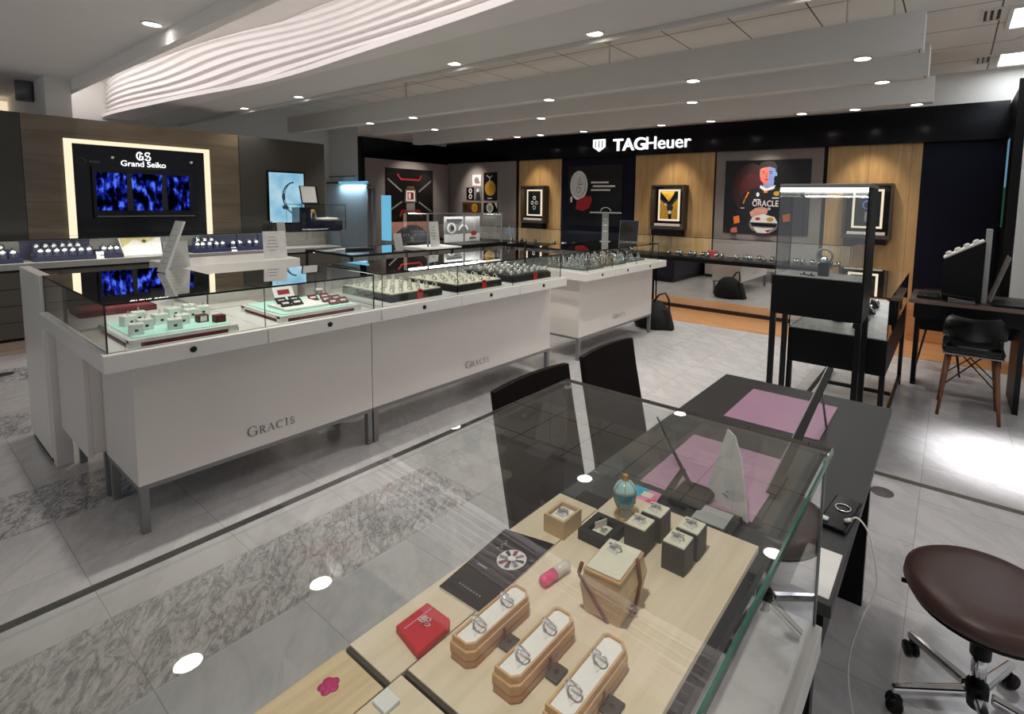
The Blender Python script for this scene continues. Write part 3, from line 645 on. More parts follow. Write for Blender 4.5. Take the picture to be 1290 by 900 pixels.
card(-3.06, 1.42, ZT, 0.11, 0.11, PAPER, 'large white sign card standing behind the dark jewellery cards', None, 0.6, REDP, 'sign_card')
t = thing('ring_tower', 'small grey cylinder stand with white cap beyond the card tray', 'stand', (-3.2, 1.69, ZS)); q = MB(); q.lathe([(0.018, 0), (0.018, 0.05)], m=GREYM); q.build('stem', t); q = MB(); q.lathe([(0.02, 0.0501), (0.02, 0.062), (0, 0.064)], m=WHITEF); q.build('cap', t)

# ring trays
t = thing('ring', 'x', 'ring')
q = MB(); ring_mesh(q, (0, 0, 0.0155), 0.0125, 0.003, SILVER, 0.9); q.build('band', t)
q = MB(); q.lathe([(0, -0.004), (0.0055, 0.001), (0.003, 0.004), (0, 0.004)], (0, 0, 0.032), WHITEP, 8); q.build('stone', t)
q = MB(m=WHITEP); q.obox((0.012, 0.006, 0.0105), (0.015, 0.002, 0.020), Matrix.Rotation(0.5, 3, 'Z')); q.build('price_tag', t)
RG = Once(t)
t = thing('watch_on_pillow', 'x', 'watch')
q = MB(m=WHITEF); q.lathe([(0.012, -0.02), (0.017, -0.01), (0.017, 0.01), (0.012, 0.02)], (0, 0, 0.017), WHITEF, 14, Matrix.Rotation(PI / 2, 3, 'X')); q.build('pillow', t)
q = MB(m=SILVER); q.tube([(0.0185 * math.cos(a * PI / 8), 0, 0.0185 + 0.0185 * math.sin(a * PI / 8)) for a in range(16)], 0.0045, SILVER, 6, True); q.build('bracelet', t)
q = MB(); q.lathe([(0.0, 0.003), (0.011, 0.003), (0.013, 0.0), (0.013, -0.003)], (0.017, 0, 0.034), SILVER, 16, Matrix.Rotation(0.8, 3, 'Y')); q.build('dial', t)
WP = Once(t)
def ring_tray(x0, x1, y0, y1, label, cush, rows, cols, grp, where, R=RG, skip=()):
    c = ((x0 + x1) / 2, (y0 + y1) / 2, ZS); t = thing('ring_tray', label, 'ring tray', c, 0, 'black ring trays')
    MB_box('box', x0, x1, y0, y1, ZS, ZS + 0.045, FELT, t, 0.003)
    q = MB(o=c, m=cush); q.box(x0 + 0.008, x1 - 0.008, y0 + 0.008, y1 - 0.008, ZS + 0.045, ZS + 0.056)
    for k in range(rows): yy = 0
    q.build('cushion', t, 0.004)
    z = ZS + 0.056
    for i in range(rows):
        for j in range(cols):
            if (i, j) in skip: continue
            x = x1 - 0.04 - i * (x1 - x0 - 0.08) / max(1, rows - 1); y = y0 + 0.035 + j * (y1 - y0 - 0.07) / max(1, cols - 1)
            R.put((x, y, z), random.uniform(-0.5, 0.5), f'{"ring" if R is RG else "watch"} in the {ORD[i]} row from the front, {ORD[j]} from the left, {where}', grp)
    return t
ring_tray(-3.27, -2.73, 1.885, 2.285, 'black ring tray with cream cushion, leftmost of the three trays', CREAM, 6, 6, 'rings on the leftmost tray', 'leftmost cream tray')
ring_tray(-3.28, -2.72, 2.40, 2.85, 'black ring tray with cream cushion in the middle of three trays', CREAM, 5, 6, 'rings on the middle tray', 'middle cream tray')
ring_tray(-3.27, -2.73, 2.98, 3.46, 'black tray with dark cushion, rightmost of the three trays', DKGREY, 5, 6, 'watches on the dark tray', 'rightmost dark tray', WP)
for y, lb in ((2.10, 'red tag on the front of the leftmost ring tray'), (2.66, 'red tag on the front of the middle ring tray'), (3.25, 'red tag on the front of the rightmost dark tray')):
    x = -2.728 if y < 2.2 else (-2.718 if y < 3 else -2.728)
    t = thing('red_tag', lb, 'tag', (x, y, ZS), 0, 'red tags'); q = MB(m=REDTAG); q.prism([(0, -0.022, 0), (0, 0.022, 0), (0, 0.022, 0.045), (0, 0.012, 0.062), (0, -0.012, 0.062), (0, -0.022, 0.045)], (0.004, 0, 0)); q.build('tag_body', t)
    q = MB(m=BLACKP); q.lathe([(0.0, 0.0006), (0.006, 0.0006), (0.006, 0)], (0.004, 0, 0.048), BLACKP, 10, Matrix.Rotation(PI / 2, 3, 'Y')); q.build('eyelet', t)
# pendant stands on the far white counter
t = thing('pendant_stand', 'x', 'jewellery stand')
q = MB(m=SILVER); q.prism([(0, -0.03, 0), (0, 0.03, 0), (-0.02, 0.012, 0.07), (-0.02, -0.012, 0.07)], (0.006, 0, 0)); q.build('bust', t, 0.002)
q = MB(m=GREYM); q.box(-0.03, -0.001, -0.02, 0.02, 0, 0.004); q.build('foot', t)
q = MB(); q.tube([(-0.011, -0.016, 0.066), (0.004, -0.008, 0.04), (0.009, 0, 0.028), (0.004, 0.008, 0.04), (-0.011, 0.016, 0.066)], 0.0016, CHROME, 6); q.lathe([(0, 0.006), (0.006, 0), (0, -0.008)], (0.0105, 0, 0.024), WHITEP, 8); q.build('pendant', t)
PS = Once(t)
for n, (x0, x1, y0, y1, r, cc) in enumerate([(-3.28, -2.74, 3.98, 4.32, 4, 4), (-3.28, -2.77, 4.40, 4.80, 4, 4), (-3.28, -2.8, 4.88, 5.28, 4, 3)]):
    wl = ['nearest glass tray', 'middle glass tray', 'farthest glass tray'][n]
    q = MB(m=mat('smoked_glass_tray', (66, 78, 74), 0.2)); q.box(x0, x1, y0, y1, ZS, ZS + 0.02); tag(q.build('glass_tray', bevel=0.003, o=((x0 + x1) / 2, (y0 + y1) / 2, ZS)), f'smoky {wl} of pendants on the shorter white counter', 'display tray', 'smoky glass trays')
    for i in range(r):
        for j in range(cc):
            PS.put((x1 - 0.06 - i * 0.13, y0 + 0.05 + j * (y1 - y0 - 0.1) / (cc - 1), ZS + 0.02), random.uniform(-0.6, 0.5), f'silver pendant stand, {ORD[i]} row back, {ORD[j]} from the left, on the {wl}', 'silver pendant stands')
# signs standing on the glass
t = thing('acrylic_sign', 'tall clear acrylic sign leaning on the glass case seen edge on', 'sign', (-3.52, 0.97, ZG), math.radians(96))
M = Matrix.Rotation(math.radians(20), 3, 'Y')
q = MB(m=FROST); q.obox(M @ Vector((0, 0, 0.15)) + Vector((0, 0, 0.004)), (0.012, 0.10, 0.30), M); q.build('panel', t, 0.002)
q = MB(m=INKL)
for k in range(7): q.obox(M @ Vector((-0.0062, 0, 0.05 + k * 0.033)) + Vector((0, 0, 0.004)), (0.0006, 0.05 + 0.01 * (k % 3), 0.007), M)
q.build('printed_lines', t)
def sign(x, y, z, rz, w, h, tilt, lab, nm='tabletop_sign', pic=None, m=FROST):
    t = thing(nm, lab, 'sign', (x, y, z), rz); M = Matrix.Rotation(-tilt, 3, 'Y')
    q = MB(m=m); q.obox(M @ Vector((0, 0, h / 2)) + Vector((0, 0, 0.002)), (0.005, w, h), M); q.build('panel', t)
    q = MB(m=m); q.obox(Vector((-h * math.sin(tilt) * 0.5, 0, 0.002)), (h * math.sin(tilt) + 0.03, w * 0.6, 0.004)); q.build('foot', t)
    q = MB(m=INKL)
    for k in range(5): q.obox(M @ Vector((0.0028, -0.12 * w, h * (0.3 + 0.12 * k))) + Vector((0, 0, 0.002)), (0.0006, w * (0.3 + 0.08 * ((k * 3) % 4)), h * 0.03), M)
    q.build('printed_lines', t)
    return t
sign(-3.70, 1.10, ZG, 0.15, 0.13, 0.16, 0.15, 'small frosted sign beside the leaning acrylic sign')
sign(-3.97, 1.78, 1.06, -0.25, 0.15, 0.20, 0.22, 'white tabletop sign standing on the white back cabinet', m=WHITEP)
# ------------------------------------------------------------------ illuminated niche on the left wall
XN = -7.40
t = thing('display_niche', 'illuminated black wall niche with a cream light frame and gothic lettering', 'wall display', (XN, 1.93, 1.55))
q = MB(o=t.location, m=BLACKG); q.box(XN, XN + 0.01, 1.335, 2.515, 1.072, 2.03); q.build('back_panel', t)
q = MB(o=t.location, m=E_FRAME); q.box(XN, XN + 0.014, 1.273, 1.335, 1.072, 2.075); q.box(XN, XN + 0.014, 2.515, 2.575, 1.072, 2.075); q.box(XN, XN + 0.014, 1.335, 2.515, 2.03, 2.075); q.build('light_frame', t)
def gothic(par, y, z, h, txt, bold):     # blackletter look: bold narrow letters
    return text_obj('lettering', txt, h, frame((XN + 0.016, y, z), (0, 1, 0), (0, 0, 1)), E_SIGN, par, 0.003, bold, par.location, fit=(0.405, 0.062))
gothic(t, 1.925, 1.853, 0.088, 'Grand Seiko', 0.0008)
q = MB(o=t.location); P = Pic(q, frame((XN + 0.013, 1.862, 1.895), (0, 1, 0), (0, 0, 1)))
P.arc(0.030, 0.045, 0.028, 0.013, 0.6, 5.9, E_SIGN, 14, 0.042); P.rect(0.030, 0.062, 0.036, 0.045, E_SIGN); P.rect(0.050, 0.060, 0.0, 0.042, E_SIGN); P.line([(0.022, 0.002), (0.036, 0.09)], 0.008, E_SIGN)
P.arc(0.098, 0.066, 0.022, 0.012, 0.3, 4.7, E_SIGN, 10); P.arc(0.096, 0.024, 0.024, 0.012, -2.8, 1.6, E_SIGN, 10); P.line([(0.078, 0.0), (0.118, 0.09)], 0.004, E_SIGN); q.build('monogram', t)
q = MB(o=t.location); P = Pic(q, frame((XN + 0.010, 1.40, 1.85), (0, 1, 0), (0, 0, 1))); P.arc(0.0, 0.0, 0.035, 0.006, 0, 6.28, mat('dim_mark', (38, 42, 56), 0.4), 16); P.rect(0.06, 0.15, -0.012, 0.012, MATS['dim_mark']); q.build('dim_roundel', t)
for y in (1.655, 2.38): q = MB(o=t.location); q.lathe([(0.014, 0), (0.014, 0.012), (0, 0.014)], (XN + 0.01, y, 1.905), WALLW, 14, Matrix.Rotation(PI / 2, 3, 'Y')); q.build('spot_eye', t)
t = thing('television', 'black television showing a blue forest inside the illuminated niche', 'television', (XN + 0.03, 1.93, 1.55))
q = MB(o=t.location, m=BLACKG); q.box(XN + 0.012, XN + 0.06, 1.47, 2.40, 1.25, 1.80); q.build('casing', t, 0.004)
q = MB(o=t.location, m=FOREST); q.box(XN + 0.0601, XN + 0.062, 1.495, 2.33, 1.335, 1.74); q.build('screen', t)
for y in (1.775, 2.09): q = MB(o=t.location, m=BLACKP); q.prism([(XN + 0.0622, y - 0.03, 1.335), (XN + 0.0622, y + 0.03, 1.335), (XN + 0.0622, y + 0.018, 1.74), (XN + 0.0622, y - 0.018, 1.74)], (0.0006, 0, 0)); q.build('tree_trunk_image', t)
q = MB(o=t.location, m=GREYM); q.box(XN + 0.0601, XN + 0.064, 1.49, 2.38, 1.268, 1.276); q.build('bezel_line', t)
# watch light box
t = thing('light_box', 'glowing ice blue light box picture of a watch on the charcoal wall', 'light box', (-7.39, 3.48, 1.5))
q = MB(o=t.location, m=BLACK); q.box(-7.395, -7.365, 3.225, 3.725, 1.15, 1.865); q.build('frame', t)
q = MB(o=t.location, m=ICE); q.box(-7.3649, -7.362, 3.245, 3.705, 1.17, 1.845); q.build('print', t)
q = MB(o=t.location); P = Pic(q, frame((-7.3615, 3.475, 1.5), (0, 1, 0), (0, 0, 1))); dm = mat('blue_ink', (58, 100, 122), 0.5)
P.arc(0.10, 0.02, 0.16, 0.018, 1.6, 4.1, dm, 16, 0.2); P.arc(0.13, 0.02, 0.17, 0.008, 1.9, 3.9, dm, 12, 0.22); P.line([(-0.02, -0.14), (0.05, -0.2), (0.16, -0.3)], 0.022, dm); P.arc(0.16, -0.17, 0.05, 0.008, 0, 6.28, dm, 14, 0.09); P.disc(-0.06, 0.02, 0.022, dm, 0.05); P.disc(-0.05, -0.12, 0.03, dm)
q.build('watch_drawing', t)
# ------------------------------------------------------------------ back-wall watch counter at the left
loc = (-7.2, 1.6, 0); t = thing('watch_counter', 'long brown watch counter with glass top against the left wall', 'watch counter', loc)
MB_box('plinth', -7.38, -6.99, -2.5, 4.0, 0.0, 0.115, PLUM, t); MB_box('toe_strip', -6.99, -6.95, -2.5, 4.0, 0.0, 0.03, PLUM, t)
MB_box('carcass', -7.38, -6.965, -2.5, 4.0, 0.15, 0.775, DARKW, t)
for k in range(4):
    for j in range(9): MB_box('drawer_front', -6.965, -6.95, -2.5 + 0.7225 * j + 0.003, -2.5 + 0.7225 * (j + 1) - 0.003, 0.15 + 0.155 * k, 0.15 + 0.155 * k + 0.149, mat('taupe_drawer', (74, 68, 62), 0.5, var=0.04), t)
MB_box('deck', -7.38, -6.94, -2.5, 4.0, 0.79, 0.845, mat('grey_deck', (150, 148, 144), 0.4, var=0.03), t)
q = MB(o=loc); q.pane(-7.38, -6.945, -2.5, 4.0, 1.062, 1.07, GLASS, GEDGE); q.build('glass_top', t)
q = MB(o=loc); q.pane(-6.951, -6.945, -2.5, 4.0, 0.8455, 1.0615, GLASS, GEDGE); q.build('front_glass', t)
for y0, y1, m in ((-2.5, 0.15, 1), (0.15, 0.9, 0), (0.9, 1.42, 1), (1.42, 2.02, 0), (2.02, 2.42, 0), (2.42, 3.2, 1), (3.2, 4.0, 0)): MB_box('back_lining', -7.39, -7.37, y0, y1, 0.846, 1.06, NAVYL if m else mat('grey_lining', (120, 116, 110), 0.6, var=0.04), t)
q = MB(o=loc, m=GREYM); q.box(-6.962, -6.955, -2.5, 4.0, 1.055, 1.0615); q.build('light_rail', t)
area(-6.98, 0.9, 1.045, 6.0, 0.02, 16, (-0.5, 0, -0.85), (1, 0.97, 0.92))
# watch on navy cushion prototype
t = thing('wristwatch', 'x', 'watch')
q = MB(m=NAVYL); q.prism([(-0.03, -0.026, 0), (0.028, -0.026, 0), (0.022, -0.026, 0.05), (-0.022, -0.026, 0.07)], (0, 0.052, 0)); q.build('cushion', t, 0.006)
q = MB(m=SILVER); q.tube([(0.031 - 0.01 * z - 0.004 * abs(z - 2), 0, 0.012 + z * 0.016) for z in range(5)] , [0.006, 0.008, 0.009, 0.008, 0.006], SILVER, 8); q.build('bracelet', t)
q = MB(); M = Matrix.Rotation(1.25, 3, 'Y'); q.lathe([(0.019, -0.004), (0.019, 0.004), (0.015, 0.006)], (0.024, 0, 0.046), SILVER, 18, M); q.build('case', t)
q = MB(); q.lathe([(0.015, 0.0), (0, 0.0006)], Vector((0.024, 0, 0.046)) + M @ Vector((0, 0, 0.0062)), ROSE, 18, M); q.build('dial', t)
t.scale = (1.3, 1.05, 1.3)
WW = Once(t)
for y0, y1, lb in ((0.64, 0.88, 'navy step block under the leftmost watches in the wall counter'), (0.95, 1.40, 'long navy step block under the watches in the wall counter'), (1.43, 1.62, 'short navy step block left of the gold landscape print'), (2.26, 3.0, 'long navy step block right of the gold landscape print')):
    b = MB(m=NAVYL); b.box(-7.17, -7.03, y0, y1, 0.846, 0.885); b.box(-7.32, -7.17, y0, y1, 0.846, 0.925); tag(b.build('step_block', o=(-7.17, (y0 + y1) / 2, 0.846)), lb, 'block', 'navy step blocks')
ys = [0.70, 0.76, 0.82, 1.0, 1.06, 1.12, 1.18, 1.24, 1.30, 1.36, 1.47, 1.53, 1.58, 2.30, 2.36, 2.43, 2.5, 2.57, 2.68, 2.75, 2.86, 2.94]
for i, y in enumerate(ys): WW.put((-7.10, y, 0.885), random.uniform(-0.3, 0.1), f'{ORD[i]} wristwatch from the left on navy cushion in the left wall counter', 'watches in the left wall counter')
for i, y in enumerate([0.68, 0.74, 0.98, 1.04, 1.1, 1.16, 1.22, 1.28, 2.33, 2.4, 2.47]): WW.put((-7.24, y + 0.02, 0.925), random.uniform(-0.2, 0.2), f'{ORD[i]} wristwatch from the left in the rear row of the left wall counter', 'watches in the rear row of the left wall counter')
b = MB(m=WHITEP); b.prism([(-7.20, 1.66, 0.846), (-7.20, 2.0, 0.846), (-7.33, 2.02, 1.05), (-7.33, 1.64, 1.05)], (-0.01, 0, 0)); P = Pic(b, frame((-7.197, 1.66, 0.85), (0, 1, 0), (-0.13, 0, 0.204)))
P.poly([(0.0, 0.10), (0.12, 0.2), (0.2, 0.14), (0.34, 0.225), (0.0, 0.225)], mat('mountain_gold', (196, 180, 120), 0.5, var=0.2)); P.disc(0.20, 0.17, 0.02, INKD)
tag(b.build('landscape_print', o=(-7.22, 1.83, 0.846)), 'leaning cream landscape print inside the left wall counter', 'print')
for i, y in enumerate((1.40, 2.10, 2.64, 2.2)): 
    if i < 3: b = MB(m=WHITEP); b.prism([(-7.02, y, 0.846), (-7.02, y + 0.06, 0.846), (-7.045, y + 0.06, 0.89 + 0.03 * (i == 0)), (-7.045, y, 0.89 + 0.03 * (i == 0))], (-0.006, 0, 0)); tag(b.build('price_card', o=(-7.03, y + 0.03, 0.846)), ('white price card beside the gold landscape print', 'white price card right of the landscape print', 'white price card before the navy lining at right')[i], 'card')
# glass cube, framed notice and small stands at the right end of that counter
loc = (-7.12, 3.75, 1.07); t = thing('glass_showcase', 'glass cube with navy base and gold watch on the left wall counter', 'showcase', loc)
q = MB(o=loc); q.pane(-7.33, -6.92, 3.44, 3.446, 1.0705, 1.42, GLASS, GEDGE); q.build('end_glass', t); q = MB(o=loc); q.pane(-7.33, -6.92, 4.06, 4.066, 1.0705, 1.42, GLASS, GEDGE); q.build('end_glass', t)
q = MB(o=loc); q.pane(-6.926, -6.92, 3.4465, 4.0595, 1.0705, 1.42, GLASS, GEDGE); q.build('front_glass', t); q = MB(o=loc); q.pane(-7.33, -6.92, 3.44, 4.066, 1.4205, 1.428, GLASS, GEDGE); q.build('glass_top', t)
MB_box('navy_base', -7.2, -6.95, 3.62, 4.03, 1.0705, 1.2, mat('navy_box', (16, 18, 44), 0.4), t, 0.004)
b = MB(o=loc, m=WHITEF); b.lathe([(0, 0), (0.1, 0.004), (0.13, 0.02), (0.11, 0.04), (0, 0.05)], (-7.06, 3.86, 1.2005), WHITEF, 20, sy=1.3); b.build('cushion', t)
b = MB(o=loc, m=mat('navy_box', (16, 18, 44), 0.4)); b.box(-7.3, -7.27, 3.5, 3.75, 1.0705, 1.38); b.build('navy_backing', t)
t2 = thing('gold_watch', 'gold watch with steel strap in the glass cube', 'watch', (-7.03, 3.66, 1.2)); q = MB(); q.tube([(0, 0.03 * math.sin(a), 0.07 + 0.06 * math.cos(a)) for a in [k * 0.5 - 2.6 for k in range(11)]], 0.012, SILVER, 8); q.build('strap', t2); q = MB(); q.lathe([(0.028, -0.006), (0.028, 0.006), (0, 0.008)], (0.01, -0.012, 0.132), YELW, 18, Matrix.Rotation(1.1, 3, 'Y')); q.build('dial', t2)
t = thing('notice_frame', 'white notice in a black frame standing on the glass cube', 'sign', (-7.1, 3.66, 1.428)); M = Matrix.Rotation(-0.25, 3, 'Y')
q = MB(m=BLACK); q.obox(M @ Vector((0, 0, 0.125)) + Vector((0, 0, 0.003)), (0.014, 0.24, 0.25), M); q.build('frame', t); q = MB(m=PAPER); q.obox(M @ Vector((0.0075, -0.008, 0.13)) + Vector((0, 0, 0.003)), (0.001, 0.20, 0.225), M); q.build('sheet', t); q = MB(m=BLACK); q.obox((-0.05, 0, 0.003), (0.11, 0.06, 0.005)); q.build('foot', t)
sign(-7.0, 3.22, 1.07, 0.0, 0.10, 0.12, 0.2, 'white leaflet holder beside the glass cube on the left wall counter', 'leaflet_holder')
b = MB(m=INKD); 
t = thing('pen_set', 'upright dark bottles behind the white tabletop sign', 'bottles', (-7.05, 3.08, 1.07))
for k in range(3): q = MB(); q.lathe([(0.014, 0), (0.016, 0.09), (0.008, 0.13), (0, 0.135)], (0, -0.05 + 0.045 * k, 0), INKD, 10); q.build('bottle', t)
# blue-grey partition, post and blue sign strip in the passage
t = thing('glass_partition', 'blue grey glass partition panel standing in the passage behind the counters', 'partition', (-9.2, 5.42, 0)); MB_box('panel', -10.0 + 0.15, -8.46, 5.40, 5.42, 0, 1.80, STEELP, t); MB_box('light_cap', -9.4, -8.5, 5.39, 5.43, 1.80, 1.835, E_BLUE, t); MB_box('dark_rail', -9.85, -9.41, 5.39, 5.43, 1.80, 1.83, INKD, t)
area(-8.95, 5.30, 1.75, 0.8, 0.05, 3, (0, 0.5, -0.8), (0.6, 0.85, 1))
b = MB(m=GREYM); b.tube([(-8.36, 5.36, 0), (-8.36, 5.36, 1.78)], 0.035, GREYM, 14); b.tube([(-8.22, 5.36, 0), (-8.22, 5.36, 1.74)], 0.03, GREYM, 14); b.box(-8.4, -8.18, 5.33, 5.39, 1.70, 1.74); tag(b.build('passage_post', o=(-8.3, 5.36, 0)), 'grey twin post at the edge of the blue grey partition', 'post')
t = thing('light_pillar', 'slim glowing pale blue light pillar before the red watch poster', 'light', (-7.96, 5.42, 0)); MB_box('base', -8.02, -7.88, 5.36, 5.48, 0, 0.8, GREYM, t); MB_box('light_panel', -8.06, -7.83, 5.40, 5.44, 0.8005, 1.585, E_BLUE, t)

# ------------------------------------------------------------------ second island: dark framed showcase behind the long counter
loc = (-4.65, 3.7, 0); t = thing('framed_showcase', 'dark framed glass showcase island behind the long white counter', 'showcase', loc)
MB_box('body', -5.02, -4.28, 2.56, 4.86, 0.1, 0.70, mat('navy_box', (16, 18, 44), 0.4), t); MB_box('plinth', -4.98, -4.32, 2.6, 4.82, 0, 0.1, INKD, t); MB_box('deck', -5.03, -4.27, 2.55, 4.87, 0.70, 0.73, BLACK, t)
for x in (-5.05, -4.27):
    for y in (2.54, 3.69, 4.87): MB_box('frame_post', x, x + 0.02, y, y + 0.02, 0.73, 0.99, BLACKM, t)
for x in (-5.05, -4.27): MB_box('frame_rail', x, x + 0.02, 2.54, 4.89, 0.9901, 1.01, BLACKM, t)
for y in (2.54, 4.87): MB_box('frame_rail', -5.03, -4.2705, y, y + 0.02, 0.9901, 1.01, BLACKM, t)
q = MB(o=loc); q.pane(-5.029, -4.271, 2.561, 4.869, 1.0, 1.008, GLASS, GEDGE); q.build('glass_top', t); q = MB(o=loc); q.pane(-4.266, -4.26, 2.561, 4.869, 0.731, 0.989, GLASS, GEDGE); q.build('front_glass', t)
q = MB(o=loc); q.pane(-5.029, -4.271, 2.545, 2.551, 0.731, 0.989, GLASS, GEDGE); q.build('end_glass', t)
MB_box('led_strip', -5.02, -5.01, 2.6, 4.85, 0.975, 0.985, E_LED, t)
area(-4.98, 3.7, 0.97, 2.2, 0.02, 3, (0.5, 0, -0.8))
for i in range(12): WP.put((-4.5 - 0.14 * (i % 3), 2.75 + 0.17 * i, 0.731), random.uniform(-0.5, 0.5), f'watch on white pillow in the dark framed showcase, {ORD[i]} from the left', 'watches in the dark framed showcase')
loc = (-4.4, 3.9, 1.01); t = thing('glass_box_display', 'glass display box with a jewellery poster on the dark framed showcase', 'showcase', loc)
MB_box('black_base', -4.62, -4.20, 3.80, 4.49, 1.0105, 1.04, BLACK, t); MB_box('white_base', -4.62, -4.22, 3.34, 3.80, 1.0105, 1.025, WHITE2, t)
for y0, y1 in ((3.35, 3.356), (4.40, 4.406)): q = MB(o=loc); q.pane(-4.62, -4.222, y0, y1, 1.0405, 1.372, GLASS, GEDGE); q.build('end_glass', t)
q = MB(o=loc); q.pane(-4.228, -4.222, 3.357, 4.399, 1.0405, 1.372, GLASS, GEDGE); q.build('front_glass', t)
q = MB(o=loc); q.pane(-4.62, -4.222, 3.35, 4.406, 1.3725, 1.38, GLASS, GEDGE); q.build('glass_top', t)
for y in (3.34, 3.82, 4.396): MB_box('frame_post', -4.222, -4.208, y, y + 0.014, 1.0405, 1.38, GREYM, t)
MB_box('frame_rail', -4.222, -4.208, 3.354, 4.396, 1.37, 1.38, GREYM, t)
MB_box('led_strip', -4.60, -4.57, 3.4, 4.36, 1.3615, 1.372, E_LED, t)
area(-4.5, 3.9, 1.355, 1.0, 0.05, 4, (0.1, 0, -1))
b = MB(m=GREYP); b.box(-4.56, -4.55, 3.84, 4.38, 1.0405, 1.33); P = Pic(b, frame((-4.55, 3.84, 1.0405), (0, 1, 0), (0, 0, 1))); P.rect(0, 0.54, 0, 0.09, WHITEP); P.arc(0.10, 0.16, 0.055, 0.02, 0, 6.28, WHITEP, 14); P.arc(0.27, 0.12, 0.07, 0.022, 0.2, 3.0, WHITEP, 10); P.disc(0.43, 0.095, 0.045, REDP, 0.028); P.rect(0.02, 0.25, 0.235, 0.262, INKD); P.disc(0.10, 0.16, 0.025, INKD); P.rect(0.36, 0.46, 0.03, 0.045, INKD)
tag(b.build('jewellery_poster', o=(-4.555, 4.11, 1.0405)), 'grey jewellery poster with red flower inside the glass box', 'poster')
sign(-4.36, 3.56, 1.0255, 0.35, 0.18, 0.26, 0.1, 'white watch leaflet inside the glass box on the showcase', 'leaflet_stand', m=WHITEP)
sign(-4.33, 3.10, 1.01, 0.3, 0.12, 0.17, 0.2, 'small grey sign left of the glass box on the showcase', m=FROST)
sign(-4.32, 4.68, 1.01, 0.75, 0.26, 0.235, 0.12, 'frosted sign with red ornament right of the glass box', m=FROST)
b = MB(m=INKD); b.tube([(-4.7, 2.75, 1.02), (-4.62, 3.0, 1.02)], 0.012, INKD, 8); tag(b.build('pointer_pen', o=(-4.66, 2.88, 1.02 - 0.012)), 'dark pen lying on the dark framed showcase', 'pen')
b = MB(m=PAPER); b.box(-4.9, -4.78, 2.72, 2.86, 1.0105, 1.0125); tag(b.build('paper_slip', o=(-4.84, 2.79, 1.0105)), 'white paper slip on the dark framed showcase', 'paper')
b = MB(m=BAGM); b.lathe([(0, 0.0), (0.2, 0.0), (0.21, 0.05), (0.17, 0.13), (0.11, 0.19), (0.05, 0.22), (0, 0.225)], (-4.83, 3.62, 1.01), BAGM, 22); tag(b.build('domed_case', o=(-4.83, 3.62, 1.01)), 'domed black case on the dark framed showcase left of the glass box', 'case')

# ------------------------------------------------------------------ watch-brand counters along the back wall
def brand_counter(x0, x1, label):
    loc = ((x0 + x1) / 2, 7.3, 0); t = thing('brand_counter', label, 'watch counter', loc, 0, 'black watch counters along the back wall')
    MB_box('base', x0, x1, 7.06, 7.60, 0.005, 0.055, mat('dark_toe', (40, 26, 22), 0.4), t); MB_box('carcass', x0, x1, 7.085, 7.60, 0.055, 0.70, BLACK, t)
    MB_box('mirror_front', x0, x1, 7.075, 7.084, 0.056, 0.70, MIRROR, t); MB_box('deck', x0, x1, 6.98, 7.60, 0.701, 0.755, BLACK, t)
    q = MB(o=loc); q.pane(x0, x1, 6.985, 7.60, 1.052, 1.06, GLASS, GEDGE); q.build('glass_top', t); q = MB(o=loc); q.pane(x0, x1, 6.985, 6.991, 0.7555, 1.0515, GLASS, GEDGE); q.build('front_glass', t)
    for x in (x0, x1 - 0.006): q = MB(o=loc); q.pane(x, x + 0.006, 6.992, 7.60, 0.7555, 1.0515, GLASS, GEDGE); q.build('end_glass', t)
    MB_box('back_post', x0 - 0.014, x0 - 0.001, 6.98, 7.0, 0.0, 1.06, BLACK, t)
    return t
brand_counter(-3.58, -0.95, 'mirror fronted black watch counter behind the oak floor strip'); brand_counter(-8.7, -3.62, 'long black watch counter behind the shorter white counter')
area(-2.3, 7.05, 1.03, 2.4, 0.02, 5, (0, 0.5, -0.8)); area(-6.1, 7.05, 1.03, 4.8, 0.02, 7, (0, 0.5, -0.8))
def wtray(x0, x1, n, where, z=0.7555):
    b = MB(m=DKGREY); b.prism([(x0, 7.05, z), (x1, 7.05, z), (x1, 7.05, z + 0.02), (x0, 7.05, z + 0.02)], (0, 0.2, 0.0)); tag(b.build('watch_tray', o=((x0 + x1) / 2, 7.15, z)), f'dark watch tray {where}', 'tray', 'dark trays in the back wall counters')
    for i in range(n):
        x = x0 + 0.05 + i * (x1 - x0 - 0.1) / (n - 1); yy = 7.10 + 0.09 * (i % 2)
        WK.put((x, yy, z + 0.02), -PI / 2 + random.uniform(-0.3, 0.5), f'{ORD[i]} watch from the left on the tray {where}', 'watches in the back wall counters')
t = thing('watch_stand', 'x', 'watch')
q = MB(m=FELT); q.prism([(-0.03, -0.03, 0), (0.03, -0.03, 0), (0.024, -0.03, 0.03), (-0.026, -0.03, 0.07)], (0, 0.06, 0)); q.build('cushion', t, 0.006)
q = MB(); q.tube([(0.034 - 0.013 * z, 0, 0.016 + 0.016 * z) for z in range(4)], [0.008, 0.011, 0.011, 0.008], SILVER, 8); q.build('bracelet', t)
q = MB(); M = Matrix.Rotation(0.9, 3, 'Y'); q.lathe([(0.022, -0.004), (0.022, 0.005), (0.017, 0.007), (0.0, 0.0075)], (0.018, 0, 0.048), SILVER, 18, M); q.build('case', t)
q = MB(); q.lathe([(0.016, 0.0), (0, 0.0006)], Vector((0.018, 0, 0.048)) + M @ Vector((0, 0, 0.0078)), BLACKP, 16, M); q.build('dial', t)
WK = Once(t)
wtray(-3.42, -2.52, 9, 'under the middle oak display box'); wtray(-2.4, -1.85, 6, 'under the portrait poster'); wtray(-1.75, -1.05, 7, 'behind the tall case')
wtray(-6.6, -6.0, 4, 'under the left oak display box'); wtray(-5.6, -4.9, 6, 'under the silver watch poster'); wtray(-4.75, -4.0, 6, 'left of the middle oak panel')
